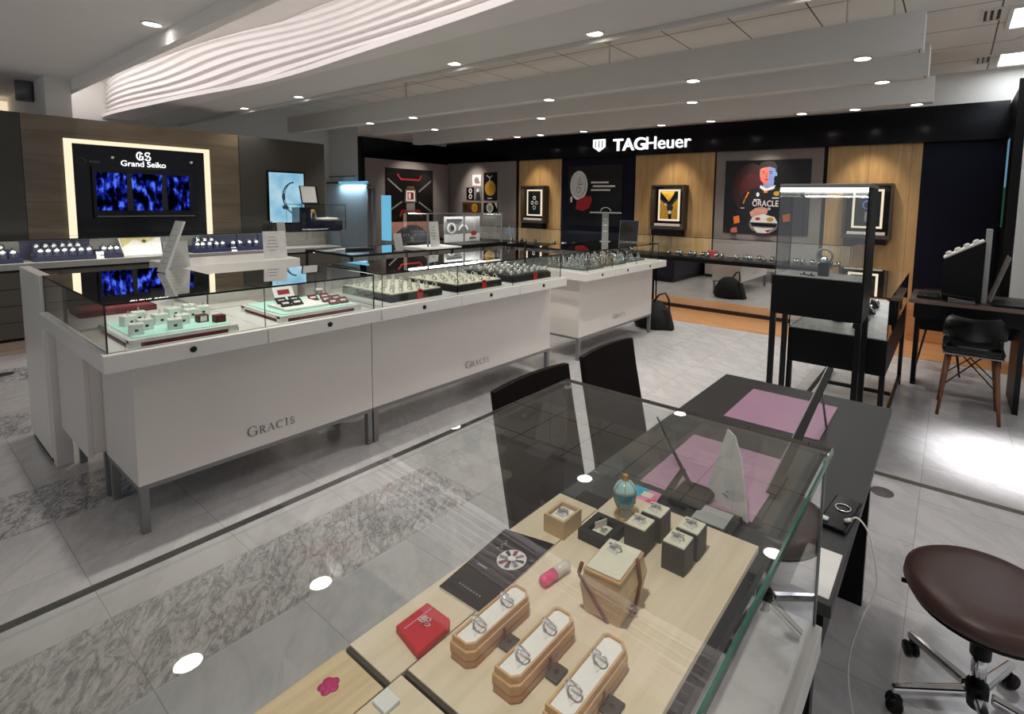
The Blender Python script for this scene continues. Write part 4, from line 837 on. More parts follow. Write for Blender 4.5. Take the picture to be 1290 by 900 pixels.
b = MB(m=REDP); b.box(-2.85, -2.72, 7.30, 7.36, 0.7555, 0.86); tag(b.build('red_cushion_box', bevel=0.01, o=(-2.78, 7.33, 0.7555)), 'red box behind the watches under the middle oak panel', 'box')
# wall display boxes
def wall_box(x0, x1, label, dials, y0=7.45):
    loc = ((x0 + x1) / 2, 7.53, 1.13); t = thing('wall_display_box', label, 'display box', loc, 0, 'lit wall display boxes'); z0, z1 = 1.13, 1.82
    q = MB(o=loc, m=BROWNBOX); q.box(x0, x0 + 0.025, y0, 7.614, z0, z1); q.box(x1 - 0.025, x1, y0, 7.614, z0, z1); q.box(x0 + 0.025, x1 - 0.025, y0, 7.614, z1 - 0.025, z1); q.box(x0 + 0.025, x1 - 0.025, y0, 7.614, z0, z0 + 0.05); q.build('shell', t)
    MB_box('back_board', x0 + 0.025, x1 - 0.025, 7.60, 7.613, z0 + 0.05, z1 - 0.025, BLACK, t)
    MB_box('ledge', x0 + 0.06, x1 - 0.06, y0 + 0.02, y0 + 0.1, z0 + 0.0505, z0 + 0.085, WHITEP, t)
    a, c = x0 + 0.10, x1 - 0.10; d, e = z0 + 0.13, z1 - 0.07
    q = MB(o=loc, m=E_LEDW); w = 0.026
    q.box(a, a + w, y0 + 0.07, y0 + 0.09, d, e); q.box(c - w, c, y0 + 0.07, y0 + 0.09, d, e); q.box(a + w, c - w, y0 + 0.07, y0 + 0.09, e - w, e); q.box(a + w, c - w, y0 + 0.07, y0 + 0.09, d, d + w); q.build('light_frame', t)
    q = MB(o=loc, m=BLACKP); q.box(a + w, c - w, y0 + 0.076, y0 + 0.09, d + w, e - w); P = Pic(q, frame(((a + c) / 2, y0 + 0.076, (d + e) / 2), (1, 0, 0), (0, 0, 1)))
    W, Hh = (c - a) / 2 - w, (e - d) / 2 - w
    if dials == 0:
        for (x, y, r) in ((0, 0.09, 0.035), (-0.05, 0.0, 0.035), (0.05, 0.0, 0.035), (0, -0.09, 0.038)): P.disc(x, y, r, WHITEP); P.disc(x, y, r * 0.7, INKD)
    elif dials == 1:
        P.poly([(-W, Hh), (W * 0.7, Hh), (0, Hh * 0.25)], YELW); P.poly([(-W, -Hh), (-W, Hh * 0.4), (-0.02, -0.02), (0.0, -Hh)], YELW); P.poly([(W, -Hh), (W, Hh * 0.5), (0.05, 0.0), (0.05, -Hh)], YELW); P.disc(0.02, -0.04, 0.055, INKD); P.disc(0.02, -0.11, 0.028, WHITEP); P.disc(-0.05, 0.02, 0.025, WHITEP); P.line([(-W, 0.1), (0.0, 0.0), (W, 0.12)], 0.02, INKD)
    else:
        P.disc(0, 0.05, 0.06, BLUEP); P.disc(0, 0.05, 0.045, BLACKP); P.rect(-0.03, 0.03, -0.16, -0.04, GREYP)
    q.build('backlit_print', t)
    t2 = thing('pedestal_cabinet', label.replace('display box', 'cabinet').replace('lit ', 'dark ').replace('hung on', 'below the box on'), 'cabinet', ((x0 + x1) / 2, 7.5, 1.06), 0, 'dark cabinets below the wall boxes')
    q = MB(o=t2.location, m=BLACK); q.box(x0 + 0.03, x1 - 0.04, 7.44, 7.60, 1.0605, 1.125); q.build('shelf', t2)
    area((x0 + x1) / 2, y0 + 0.03, z1 - 0.05, 0.35, 0.03, 0.9, (0, 0.25, -1), (1, 0.9, 0.75))
wall_box(-6.64, -6.08, 'lit brown display box with four dials hung on the left oak panel', 0); wall_box(-3.88, -3.32, 'lit brown display box with yellow print hung on the middle oak panel', 1); wall_box(-1.14, -0.60, 'lit brown display box hung on the right oak panel behind the tall case', 2)
# posters
def poster(x0, x1, z0, z1, label, nm='wall_poster', m=BLACKP):
    b = MB(m=m); b.box(x0, x1, 7.602, 7.614, z0, z1); return b, Pic(b, frame(((x0 + x1) / 2, 7.602, (z0 + z1) / 2), (1, 0, 0), (0, 0, 1)))
b, P = poster(-5.63, -4.50, 1.12, 2.17, '')
P.disc(-0.33, 0.18, 0.19, WHITEP, 0.26, 26); P.disc(-0.33, 0.19, 0.155, SILVER, 0.215, 26); P.disc(-0.33, 0.19, 0.14, WHITEP, 0.195, 26); P.line([(-0.33, 0.19), (-0.30, 0.32)], 0.012, INKD); P.line([(-0.33, 0.19), (-0.24, 0.21)], 0.012, INKD); P.arc(-0.33, 0.10, 0.05, 0.008, 0, 6.28, INKD, 12)
P.poly([(-0.36, -0.08), (-0.2, -0.02), (-0.05, 0.0), (-0.03, -0.08), (-0.09, -0.22), (-0.22, -0.27), (-0.38, -0.24)], REDP); P.poly([(-0.5, -0.02), (-0.46, -0.02), (-0.46, -0.12), (-0.5, -0.12)], WHITEP)
for k, (x0_, w_) in enumerate(((0.0, 0.36), (0.04, 0.45), (0.0, 0.40))): P.rect(-0.06 + x0_, -0.06 + x0_ + w_, 0.215 - 0.065 * k, 0.245 - 0.065 * k, WHITEP)
tag(b.build('watch_poster', o=(-5.06, 7.61, 1.12)), 'black poster of a silver watch on red strap on navy panel', 'poster')
b, P = poster(-2.745, -1.57, 1.125, 2.165, '')
wine = mat('wine_glow', (44, 12, 14), 0.5, var=0.2); suit = mat('racing_suit', (17, 18, 24), 0.5, var=0.3, scale=8); hair = mat('dark_hair', (24, 17, 15), 0.6, var=0.2); skr = mat('rose_skin', (206, 104, 88), 0.5, var=0.12); skb = mat('cool_skin', (112, 132, 184), 0.5, var=0.12); org = mat('orange_patch', (236, 120, 34), 0.5, var=0.1)
P.disc(-0.22, 0.12, 0.26, wine, 0.36, 26); P.disc(-0.2, 0.1, 0.16, mat('wine_glow_core', (66, 18, 20), 0.5, var=0.2), 0.24, 22)
P.poly([(-0.47, -0.52), (-0.42, -0.33), (-0.36, -0.12), (-0.31, 0.04), (-0.22, 0.10), (-0.06, 0.15), (0.08, 0.15), (0.22, 0.10), (0.31, 0.02), (0.36, -0.14), (0.40, -0.36), (0.40, -0.52)], suit)
P.poly([(-0.05, 0.10), (0.10, 0.10), (0.115, 0.24), (-0.025, 0.22)], skb); P.poly([(-0.08, 0.13), (0.0, 0.08), (0.12, 0.12), (0.135, 0.17), (0.02, 0.12), (-0.07, 0.17)], WHITEP)
P.poly([(-0.085, 0.41), (-0.088, 0.31), (-0.07, 0.235), (-0.03, 0.19), (0.02, 0.175), (0.06, 0.19), (0.105, 0.24), (0.125, 0.31), (0.13, 0.40), (0.09, 0.45), (-0.05, 0.45)], skr)
P.poly([(0.035, 0.178), (0.06, 0.19), (0.105, 0.24), (0.125, 0.31), (0.13, 0.40), (0.09, 0.45), (0.045, 0.45), (0.03, 0.36), (0.04, 0.30), (0.025, 0.24)], skb); P.disc(0.135, 0.32, 0.016, skb, 0.032, 10)
P.poly([(-0.10, 0.36), (-0.105, 0.44), (-0.06, 0.49), (0.03, 0.51), (0.11, 0.49), (0.15, 0.42), (0.14, 0.345), (0.118, 0.40), (0.05, 0.425), (-0.03, 0.415), (-0.075, 0.40)], hair)
P.line([(-0.06, 0.352), (-0.02, 0.358)], 0.011, hair); P.line([(0.035, 0.36), (0.085, 0.354)], 0.011, hair); P.disc(-0.038, 0.33, 0.014, INKD, 0.006, 10); P.disc(0.06, 0.332, 0.014, INKD, 0.006, 10); P.line([(0.012, 0.34), (0.0, 0.285), (0.02, 0.278)], 0.007, MAROON); P.poly([(-0.022, 0.246), (0.01, 0.252), (0.045, 0.245), (0.012, 0.234)], MAROON)
P.poly([(-0.02, 0.06), (0.03, 0.06), (0.03, 0.09), (-0.02, 0.09)], org); P.disc(-0.10, 0.035, 0.022, WHITEP, 0.03); P.disc(0.16, 0.05, 0.045, YELW, 0.032); P.rect(-0.155, -0.06, -0.045, -0.03, WHITEP); P.rect(0.10, 0.20, -0.02, -0.005, WHITEP)
P.line([(-0.23, 0.07), (-0.27, -0.02)], 0.02, org); P.line([(-0.28, -0.03), (-0.30, -0.10)], 0.014, YELW); P.rect(-0.335, -0.28, -0.165, -0.155, WHITEP)
P.poly([(-0.435, -0.29), (-0.35, -0.27), (-0.335, -0.37), (-0.42, -0.395)], org); P.poly([(-0.46, -0.46), (-0.38, -0.44), (-0.36, -0.52), (-0.47, -0.52)], skr)
P.poly([(-0.2, -0.22), (-0.12, -0.155), (-0.02, -0.135), (0.06, -0.17), (0.04, -0.24), (-0.06, -0.29), (-0.18, -0.28)], SKIN); P.line([(-0.15, -0.20), (-0.02, -0.24)], 0.006, skr); P.line([(-0.13, -0.235), (-0.04, -0.265)], 0.006, skr)
P.disc(0.0, -0.385, 0.20, GREYP, 0.135, 26); P.poly([(-0.16, -0.29), (-0.02, -0.24), (0.15, -0.28), (0.19, -0.36), (-0.19, -0.36)], WHITEP); P.poly([(-0.19, -0.365), (0.19, -0.375), (0.17, -0.425), (-0.15, -0.415)], BLACKP); P.disc(0.09, -0.315, 0.05, YELW, 0.03); P.disc(-0.08, -0.31, 0.035, REDP, 0.022); P.poly([(-0.14, -0.43), (0.0, -0.44), (0.14, -0.435), (0.08, -0.51), (-0.08, -0.51)], WHITEP); P.poly([(0.02, -0.47), (0.12, -0.455), (0.07, -0.505)], REDP)
P.disc(0.07, -0.165, 0.022, SILVER); P.poly([(0.25, -0.25), (0.35, -0.22), (0.36, -0.33), (0.27, -0.35)], org)
pst = b.build('portrait_poster', o=(-2.16, 7.61, 1.125)); tag(pst, 'poster of a racing driver in dark suit holding a helmet', 'poster')
text_obj('chest_lettering', 'ORACLE', 0.10, frame((-2.14, 7.565, 1.555), (1, 0, 0), (0, 0, 1)), WHITEP, pst, 0.001, 0.001, (-2.16, 7.61, 1.125), fit=(0.36, 0.085))
t = thing('watch_poster', 'large black poster of a square watch with red details at left', 'poster', (-8.84, 6.59, 1.1)); q = MB(o=t.location, m=BLACKP); q.box(-8.849, -8.838, 6.02, 7.16, 1.08, 2.13); P = Pic(q, frame((-8.838, 6.59, 1.6), (0, 1, 0), (0, 0, 1)))
for sx in (-1, 1):
    for sz in (-1, 1): P.line([(0.2 * sx, 0.1 * sz - 0.02), (0.52 * sx, 0.32 * sz)], 0.03, GREYP)
P.line([(-0.3, 0.42), (-0.22, 0.32), (0.22, 0.32), (0.28, 0.42)], 0.035, REDP); P.line([(-0.25, -0.42), (-0.2, -0.30), (0.22, -0.30), (0.27, -0.42)], 0.04, REDP)
P.poly([(-0.13, 0.13), (0.13, 0.13), (0.15, -0.14), (-0.15, -0.14)], SILVER); P.poly([(-0.1, 0.1), (0.1, 0.1), (0.11, -0.11), (-0.11, -0.11)], WHITEP); P.rect(-0.075, 0.075, -0.08, 0.07, REDP); P.rect(-0.05, 0.0, -0.06, 0.05, WHITEP); P.rect(0.02, 0.06, -0.06, 0.05, INKD); P.rect(-0.1, 0.1, -0.30, -0.15, GREYP); P.rect(-0.09, 0.09, 0.14, 0.19, SILVER); q.build('print', t)
q = MB(o=t.location, m=SKIN); q.box(-8.849, -8.838, 6.06, 7.1, 0.85, 1.075); q.build('lower_print', t)
# collage of framed photos
for i, (x0, x1, z0, z1, kind) in enumerate([(-8.12, -7.87, 1.83, 2.06, 0), (-7.79, -7.41, 1.54, 2.10, 1), (-8.30, -8.08, 1.54, 1.80, 2), (-8.06, -7.86, 1.54, 1.80, 3), (-8.42, -7.87, 1.28, 1.49, 4), (-7.79, -7.39, 1.28, 1.49, 5)]):
    lab = ['small white photo at the top left of the wall collage', 'tall black photo of a gold dial in the wall collage', 'small black photo of two dials in the wall collage', 'small grey photo of a driver in the wall collage', 'wide amber photo of a gold watch low in the wall collage', 'dark photo of a silver chronograph low in the wall collage'][i]
    b, P = poster(x0, x1, z0, z1, '', m=(WHITEP, BLACKP, BLACKP, GREYP, mat('amber_print', (70, 44, 22), 0.4, var=0.3), BLACKP)[kind]); w, h = (x1 - x0) / 2, (z1 - z0) / 2
    if kind == 0: P.disc(0.0, 0.0, 0.07, GREYP); P.rect(0.04, 0.09, -0.06, -0.03, REDP)
    if kind == 1: P.disc(0, -0.04, 0.15, YELW, n=24); P.disc(0, -0.04, 0.10, mat('deep_gold', (160, 112, 26), 0.4, var=0.2)); P.arc(0, -0.04, 0.12, 0.008, 0, 6.28, INKD, 20); P.line([(-0.08, 0.22), (0, 0.17), (0.08, 0.22)], 0.02, WHITEP); P.line([(0, 0.17), (0, 0.11)], 0.02, WHITEP); P.line([(0, -0.04), (0.04, 0.05)], 0.01, INKD); P.rect(-0.06, 0.06, -0.25, -0.235, WHITEP)
    if kind == 2: P.disc(0.01, 0.06, 0.05, WHITEP); P.disc(0.01, -0.06, 0.05, WHITEP); P.disc(0.01, 0.06, 0.03, INKD); P.disc(0.01, -0.06, 0.03, INKD)
    if kind == 3: P.poly([(-0.06, -0.13), (-0.04, 0.02), (0.05, 0.04), (0.09, -0.13)], INKD); P.disc(0.0, 0.07, 0.035, WHITEP)
    if kind == 4: P.disc(0.09, -0.01, 0.09, YELW, n=22); P.disc(0.09, -0.01, 0.06, mat('deep_gold', (160, 112, 26), 0.4)); P.disc(-0.17, 0, 0.06, mat('amber_shadow', (40, 22, 10), 0.4))
    if kind == 5: P.disc(-0.02, 0.0, 0.095, CREAM, n=22); P.disc(-0.02, 0.0, 0.06, GREYP); P.arc(-0.02, 0, 0.075, 0.008, 0, 6.28, INKD, 18); P.poly([(0.12, 0.105), (0.2, 0.105), (0.2, -0.02)], WHITEP)
    tag(b.build('framed_photo', o=((x0 + x1) / 2, 7.61, z0)), lab, 'photo', 'wall collage photos')
# glowing fascia sign
loc = (-4.1, 7.54, 2.39); t = thing('fascia_sign', 'white glowing sign lettering with shield emblem on the dark fascia', 'sign', loc)
q = MB(o=loc, m=E_SIGN); q.prism([(-5.06, 7.548, 2.60), (-4.82, 7.548, 2.60), (-4.82, 7.548, 2.47), (-4.94, 7.548, 2.395), (-5.06, 7.548, 2.47)], (0, -0.02, 0)); q.build('shield_emblem', t)
q = MB(o=loc, m=GREYM); 
for k in range(3): q.box(-5.02 + 0.07 * k, -5.0 + 0.07 * k, 7.526, 7.5275, 2.46, 2.58)
q.build('shield_bars', t)
text_obj('lettering', 'TAG', 0.262, frame((-4.352, 7.53, 2.488), (1, 0, 0), (0, 0, 1)), E_SIGN, t, 0.012, 0.004, loc, fit=(0.60, 0.20))
text_obj('lettering', 'Heuer', 0.262, frame((-3.655, 7.53, 2.488), (1, 0, 0), (0, 0, 1)), E_SIGN, t, 0.012, 0.0, loc, fit=(0.76, 0.195))
# small things standing behind the shorter counter
t = thing('acrylic_tee_stand', 'clear T shaped acrylic stand at the rear of the shorter counter', 'stand', (-3.2, 5.05, 1.073), math.radians(-57.7)); q = MB(m=FROST); q.obox((0, 0, 0.165), (0.012, 0.075, 0.32)); q.build('upright', t); q = MB(m=FROST); q.obox((0.0, 0, 0.332), (0.06, 0.36, 0.014)); q.build('cross_bar', t); q = MB(m=FROST); q.obox((0, 0, 0.003), (0.10, 0.12, 0.005)); q.build('foot', t)
q = MB(); q.tube([(0, 0.06 * math.cos(a), 0.342 + 0.05 * math.sin(a)) for a in [k * PI / 8 for k in range(9)]], 0.004, SILVER, 6); q.build('bracelet_ring', t)
for k in range(3): q = MB(m=WHITEP); q.obox((0.0068, 0, 0.12 + 0.07 * k), (0.001, 0.045, 0.018)); q.build('label_strip', t)
t = thing('mirror_tablet', 'black framed mirror tilted at the rear of the shorter counter', 'mirror', (-2.98, 5.2, 1.073), -PI / 2 + 0.35); M = Matrix.Rotation(-0.3, 3, 'Y'); q = MB(m=GREYM); q.obox(M @ Vector((0, 0, 0.125)) + Vector((0, 0, 0.004)), (0.012, 0.22, 0.25), M); q.build('frame', t); q = MB(m=FELT); q.obox(M @ Vector((0.0065, 0, 0.127)) + Vector((0, 0, 0.004)), (0.001, 0.208, 0.24), M); q.build('glass_face', t); q = MB(m=GREYM); q.obox((-0.06, 0, 0.003), (0.12, 0.1, 0.005)); q.build('foot', t)
# black bag at the end of the shorter counter, mirrored in the counter front
t = thing('shoulder_bag', 'black cloth bag slumped on the floor at the end of the shorter counter', 'bag', (-2.9, 5.72, 0)); q = MB(); q.lathe([(0.0, 0.0), (0.22, 0.0), (0.25, 0.05), (0.23, 0.16), (0.17, 0.27), (0.10, 0.33), (0, 0.35)], (0, 0, 0), BAGM, 18, sy=0.72); q.prism([(0.1, -0.12, 0), (0.30, -0.05, 0), (0.28, 0.06, 0), (0.1, 0.12, 0)], (-0.08, 0, 0.26), BAGM); q.build('body', t, 0.02); q = MB(); q.tube([(0.02, -0.06, 0.30), (0.10, -0.05, 0.42), (0.16, 0.0, 0.44), (0.19, 0.04, 0.36), (0.19, 0.06, 0.24)], 0.012, BAGM, 8); q.build('handle', t)
# ------------------------------------------------------------------ foreground glass case with pale boards
loc = (-0.43, 0.0, 0); t = thing('display_case', 'large clear glass showcase with white counter in the foreground', 'showcase', loc)
MB_box('body', -0.68, -0.20, -1.2, 0.93, 0.22, 0.70, WHITE, t); MB_box('countertop', -0.716, -0.137, -1.25, 0.978, 0.70, 0.75, WHITE2, t, 0.002)
for x in (-0.68, -0.235):
    for y in (-1.2, 0.895): MB_box('leg', x, x + 0.035, y, y + 0.035, 0, 0.2195, GREYM, t)
q = MB(o=loc); q.pane(-0.720, -0.1425, -1.25, 0.984, 1.072, 1.080, GLASSF, GEDGE); q.build('glass_top', t)
q = MB(o=loc, m=GEDGE2); q.box(-0.1424, -0.139, -1.25, 0.984, 1.0705, 1.081); q.build('green_rim', t)
q = MB(o=loc); q.pane(-0.714, -0.157, 0.970, 0.976, 0.7505, 1.0695, GLASSF, GLASSF); q.build('far_glass', t)
q = MB(o=loc); q.pane(-0.156, -0.150, -1.25, 0.976, 0.7505, 1.0695, GLASSF, GEDGE); q.build('right_glass', t)
q = MB(o=loc); q.pane(-0.714, -0.708, -1.25, 0.969, 0.7505, 1.0695, GLASSF, GLASSF); q.build('left_glass', t)
MB_box('corner_strip', -0.1495, -0.1478, 0.970, 0.976, 0.7505, 1.0695, mat('polished_edge', (112, 124, 122), 0.25), t)
for x, y in ((-0.711, 0.973), (-0.153, 0.973)): q = MB(o=loc); q.box(x - 0.006, x + 0.006, y - 0.006, y + 0.006, 1.062, 1.0695, CHROME); q.build('corner_clip', t)
ZW = 0.88
for i, (x0, x1, y0, y1, m, lb) in enumerate([(-0.638, -0.543, 0.367, 0.853, BOARD, 'long narrow pale board under the booklet and red card'), (-0.541, -0.244, 0.392, 0.938, BOARD, 'wide pale board under the ring boxes and bracelet trays'), (-0.638, -0.543, -0.35, 0.357, BOARD2, 'streaked pale board with a pink flower at the bottom edge'), (-0.541, -0.244, -0.35, 0.382, BOARD, 'pale board at the bottom edge with a white slip')]):
    c = ((x0 + x1) / 2, (y0 + y1) / 2, 0.75); t = thing('display_board', lb, 'display board', c, 0, 'pale wooden display boards')
    MB_box('board', x0, x1, y0, y1, ZW - 0.012, ZW, m, t, 0.001); MB_box('riser', x0 + 0.012, x1 - 0.012, y0 + 0.0, y1 - 0.012, 0.7502, ZW - 0.0121, FELT, t)
    if i == 2:
        q = MB(o=c); 
        for k in range(5): q.lathe([(0.0062, 0), (0.0062, 0.0008), (0, 0.001)], (-0.600 + 0.0075 * math.cos(k * 1.2566 + 0.3), 0.316 + 0.0075 * math.sin(k * 1.2566 + 0.3), ZW), PINKD if False else mat('magenta_sticker', (190, 40, 104), 0.5), 12)
        q.lathe([(0.0055, 0), (0.0055, 0.0009), (0, 0.0011)], (-0.600, 0.316, ZW), MATS['magenta_sticker'], 12); q.build('flower_sticker', t)
    if i < 2: q = MB(o=c, m=CLIP); q.box(x0 + 0.001, x1 - 0.001 if i == 0 else x0 + 0.16, y0 - 0.006 + 0.0005, y0 - 0.0005, ZW - 0.012, ZW - 0.002); q.build('dark_edging', t)
b = MB(m=FELT); b.box(-0.642, -0.545, 0.866, 0.955, 0.7502, 0.84); tag(b.build('felt_block', bevel=0.002, o=(-0.595, 0.91, 0.7502)), 'black felt block behind the square wooden ring box', 'block')
b = MB(m=PAPER); b.box(-0.535, -0.508, 0.335, 0.357, ZW, ZW + 0.006); tag(b.build('white_slip', bevel=0.001, o=(-0.52, 0.345, ZW)), 'white slip at the bottom edge of the pale board', 'card')
# booklet
c = (-0.583, 0.605, ZW); t = thing('booklet', 'black booklet with a white diamond picture on the pale board', 'booklet', c)
z = ZW; pts = [(-0.622, 0.512), (-0.531, 0.514), (-0.540, 0.706), (-0.640, 0.684)]
q = MB(o=c, m=PAPER); q.prism([(x, y, z) for x, y in pts], (0, 0, 0.004)); q.build('pages', t)
q = MB(o=c, m=mat('black_cover', (7, 8, 9), 0.8, spec=0.08)); q.prism([(x * 1 + 0.0003, y, z + 0.0041) for x, y in pts], (0, 0, 0.0012)); q.build('cover', t)
q = MB(o=c); P = Pic(q, frame((-0.572, 0.628, z + 0.0053), (1, 0.08, 0), (-0.08, 1, 0)), 0.0003); P.disc(0, 0, 0.026, WHITEP, n=16)
for k in range(8):
    a = k * PI / 4 + 0.2; P.poly([(0.007 * math.cos(a - 0.3), 0.007 * math.sin(a - 0.3)), (0.024 * math.cos(a - 0.12), 0.024 * math.sin(a - 0.12)), (0.022 * math.cos(a + 0.22), 0.022 * math.sin(a + 0.22)), (0.008 * math.cos(a + 0.35), 0.008 * math.sin(a + 0.35))], (INKD, GREYP, MAROON)[k % 3])
P.disc(0, 0, 0.007, WHITEP, n=8)
for k in range(5): P.disc(-0.036 + 0.004 * (k % 2), 0.02 - 0.006 * k + 0.01, 0.0024, GREYP, n=8)
q.build('diamond_picture', t)
q = MB(o=c, m=GREYP)
for k in range(8): q.box(-0.602 + 0.0065 * k, -0.5985 + 0.0065 * k, 0.5345, 0.5375, z + 0.0053, z + 0.0056)
q.box(-0.612, -0.59, 0.585, 0.588, z + 0.0053, z + 0.0056); q.build('title_letters', t)
# red card wallet
c = (-0.572, 0.443, ZW); t = thing('card_wallet', 'small red card wallet with white blossom emblem on the pale board', 'wallet', c); pts = [(-0.604, 0.418), (-0.541, 0.408), (-0.543, 0.466), (-0.552, 0.474), (-0.604, 0.474)]
q = MB(o=c, m=REDM); q.prism([(x, y, ZW) for x, y in pts], (0, 0, 0.011)); q.build('wallet_body', t, 0.002)
q = MB(o=c); P = Pic(q, frame((-0.574, 0.446, ZW + 0.011), (1, 0, 0), (0, 1, 0)), 0.0002)
for k in range(5): P.arc(0.0055 * math.cos(k * 1.2566), 0.0055 * math.sin(k * 1.2566), 0.0035, 0.0012, 0, 6.28, WHITEP, 10)
P.disc(0, 0, 0.0016, WHITEP, n=8); q.build('blossom_emblem', t)
q = MB(o=c, m=PINKC); q.box(-0.590, -0.588, 0.422, 0.470, ZW + 0.011, ZW + 0.0114); q.build('stitched_line', t)
# bracelet trays: long octagonal wooden boxes, each with two rings
def oct_box(xc, y0, y1, w, label, ddx=0.0):
    c = (xc, (y0 + y1) / 2, ZW); t = thing('ring_box', label, 'ring box', c, 0, 'long wooden ring boxes'); L = (y1 - y0) / 2; W = w / 2
    def ol(W, L, ch=0.009): return [(-W, -L), (W - ch, -L), (W, -L + ch), (W, L - ch), (W - ch, L), (-W + ch * 0.6, L), (-W, L - ch * 0.6)]
    q = MB(m=mat('rosy_wood', (198, 150, 116), 0.5, var=0.08, scale=10)); q.prism([(x, y, 0) for x, y in ol(W * 0.96, L * 0.98)], (0, 0, 0.0105)); q.build('base', t, 0.001); q = MB(m=REDWOOD); q.prism([(x, y, 0.0106) for x, y in ol(W * 0.985, L * 0.99)], (0, 0, 0.0012)); q.build('red_line', t)
    q = MB(m=TANW2); q.prism([(x, y, 0.0119) for x, y in ol(W, L)], (0, 0, 0.0132)); q.build('body', t, 0.0012)
    q = MB(m=TANW2); a = ol(W * 0.9, L * 0.96); h = 0.009
    for k in range(len(a)):
        p0, p1 = a[k], a[(k + 1) % len(a)]; q.prism([(p0[0], p0[1], 0.0252), (p1[0], p1[1], 0.0252), (p1[0] * 0.84, p1[1] * 0.955, 0.0252), (p0[0] * 0.84, p0[1] * 0.955, 0.0252)], (0, 0, h))
    q.build('rim', t)
    q = MB(m=WHITEF); q.prism([(x * 0.83, y * 0.95, 0.0252) for x, y in a], (0, 0, 0.0055)); q.build('cushion', t)
    q = MB(m=STRAP); q.box(W + 0.0002, W + 0.002, -0.002, 0.002, 0.002, 0.022); q.build('clasp', t)
    return t
def ring_on(x, y, z, a, label, grp, R=0.0085, r=0.0012, flat=False):
    t = thing('ring', label, 'ring', (x, y, z), a, grp)
    q = MB(); M = Matrix.Rotation(0.85, 3, 'X'); q.tube([M @ Vector((R * math.cos(k * PI / 9), 0, R * math.sin(k * PI / 9))) + Vector((0, 0, R * math.cos(0.85) + r)) for k in range(18)], r, SILVER, 7, True); q.build('band', t)
    q = MB(); q.lathe([(0, -0.003), (0.003, 0), (0.0018, 0.0016), (0, 0.0016)], M @ Vector((0, 0, R)) + Vector((0, 0, R * math.cos(0.85) + r + 0.0012)), WHITEP, 8); q.build('stone', t)
    q = MB(m=WHITEP); k = R / 0.0095
    if flat: q.prism([(-0.016 * k, -0.004, 0.0003), (0.010 * k, -0.011 * k, 0.0003), (0.001, 0.010 * k, 0.0003)], (0, 0, 0.0008))
    else: q.prism([(-0.014 * k, -0.004 * k, 0.0003), (0.006 * k, -0.012 * k, 0.0003), (0.001 * k, -0.001 * k, 0.016 * k)], (0.0006, 0.001, 0))
    q.build('price_tag', t)
    return t
for xc, y0, y1, w, nm in ((-0.490, 0.437, 0.566, 0.040, 'left'), (-0.410, 0.437, 0.570, 0.041, 'middle'), (-0.327, 0.437, 0.575, 0.042, 'right')):
    oct_box(xc, y0, y1, w, f'long octagonal wooden ring box, the {nm} one of three')
    for yy, pl in ((y0 + 0.036, 'near'), (y0 + 0.092, 'far')): ring_on(xc, yy, ZW + 0.0307, -0.4, f'silver ring at the {pl} end of the {nm} octagonal box', 'rings in the octagonal boxes', 0.0112, 0.0014, True)
for i, (x, y) in enumerate([(-0.4605, 0.502), (-0.3785, 0.505), (-0.296, 0.51)]):
    t = thing('box_clip', ['dark bronze block between the left and middle octagonal boxes', 'dark bronze block between the middle and right octagonal boxes', 'dark bronze block right of the right octagonal box'][i], 'block', (x - 0.0, y, ZW), 0, 'dark bronze blocks'); w = 0.010 if i < 2 else 0.012
    q = MB(m=CLIP); q.box(-w, w, -0.013, 0.013, 0, 0.005); q.build('block', t, 0.0015); q = MB(); q.lathe([(0.003, 0.0051), (0.003, 0.0058), (0, 0.0058)], m=BLACKM, n=10); q.build('screw', t)
# square wooden ring box
c = (-0.560, 0.758, ZW); t = thing('ring_box', 'square light wood ring box with diamond ring on the pale board', 'ring box', c)
q = MB(m=TANW); 
for a in ((-0.024, 0.024, -0.028, -0.023), (-0.024, 0.024, 0.023, 0.028), (-0.024, -0.019, -0.023, 0.023), (0.019, 0.024, -0.023, 0.023)): q.box(a[0], a[1], a[2], a[3], 0.0, 0.035)
q.box(-0.019, 0.019, -0.023, 0.023, 0, 0.02); q.build('body', t)
q = MB(m=WHITEF); q.box(-0.0188, 0.0188, -0.0228, 0.0228, 0.0201, 0.029); q.build('cushion', t, 0.003); ring_on(-0.560, 0.758, ZW + 0.0292, 0.3, 'diamond ring in the square light wood box', None, 0.010, 0.0018)
# black flat tray with a ring on a card
c = (-0.487, 0.785, ZW); t = thing('ring_tray', 'low black square tray with a ring on a white card', 'ring tray', c); q = MB(m=FELT)
for a in ((-0.032, 0.032, -0.034, -0.021), (-0.032, 0.032, 0.021, 0.034), (-0.032, -0.019, -0.021, 0.021), (0.019, 0.032, -0.021, 0.021)): q.box(*a, 0, 0.020)
q.box(-0.019, 0.019, -0.021, 0.021, 0, 0.010); q.build('tray_body', t); q = MB(m=CREAM); q.box(-0.014, 0.014, -0.016, 0.014, 0.0102, 0.014); q.build('card', t); q = MB(m=WHITEP); q.obox((-0.006, 0.004, 0.021), (0.002, 0.026, 0.012), Matrix.Rotation(-0.4, 3, 'Z')); q.build('upright_slip', t); ring_on(-0.481, 0.781, ZW + 0.0142, 0.4, 'small ring on the card in the black tray', None, 0.006, 0.001)
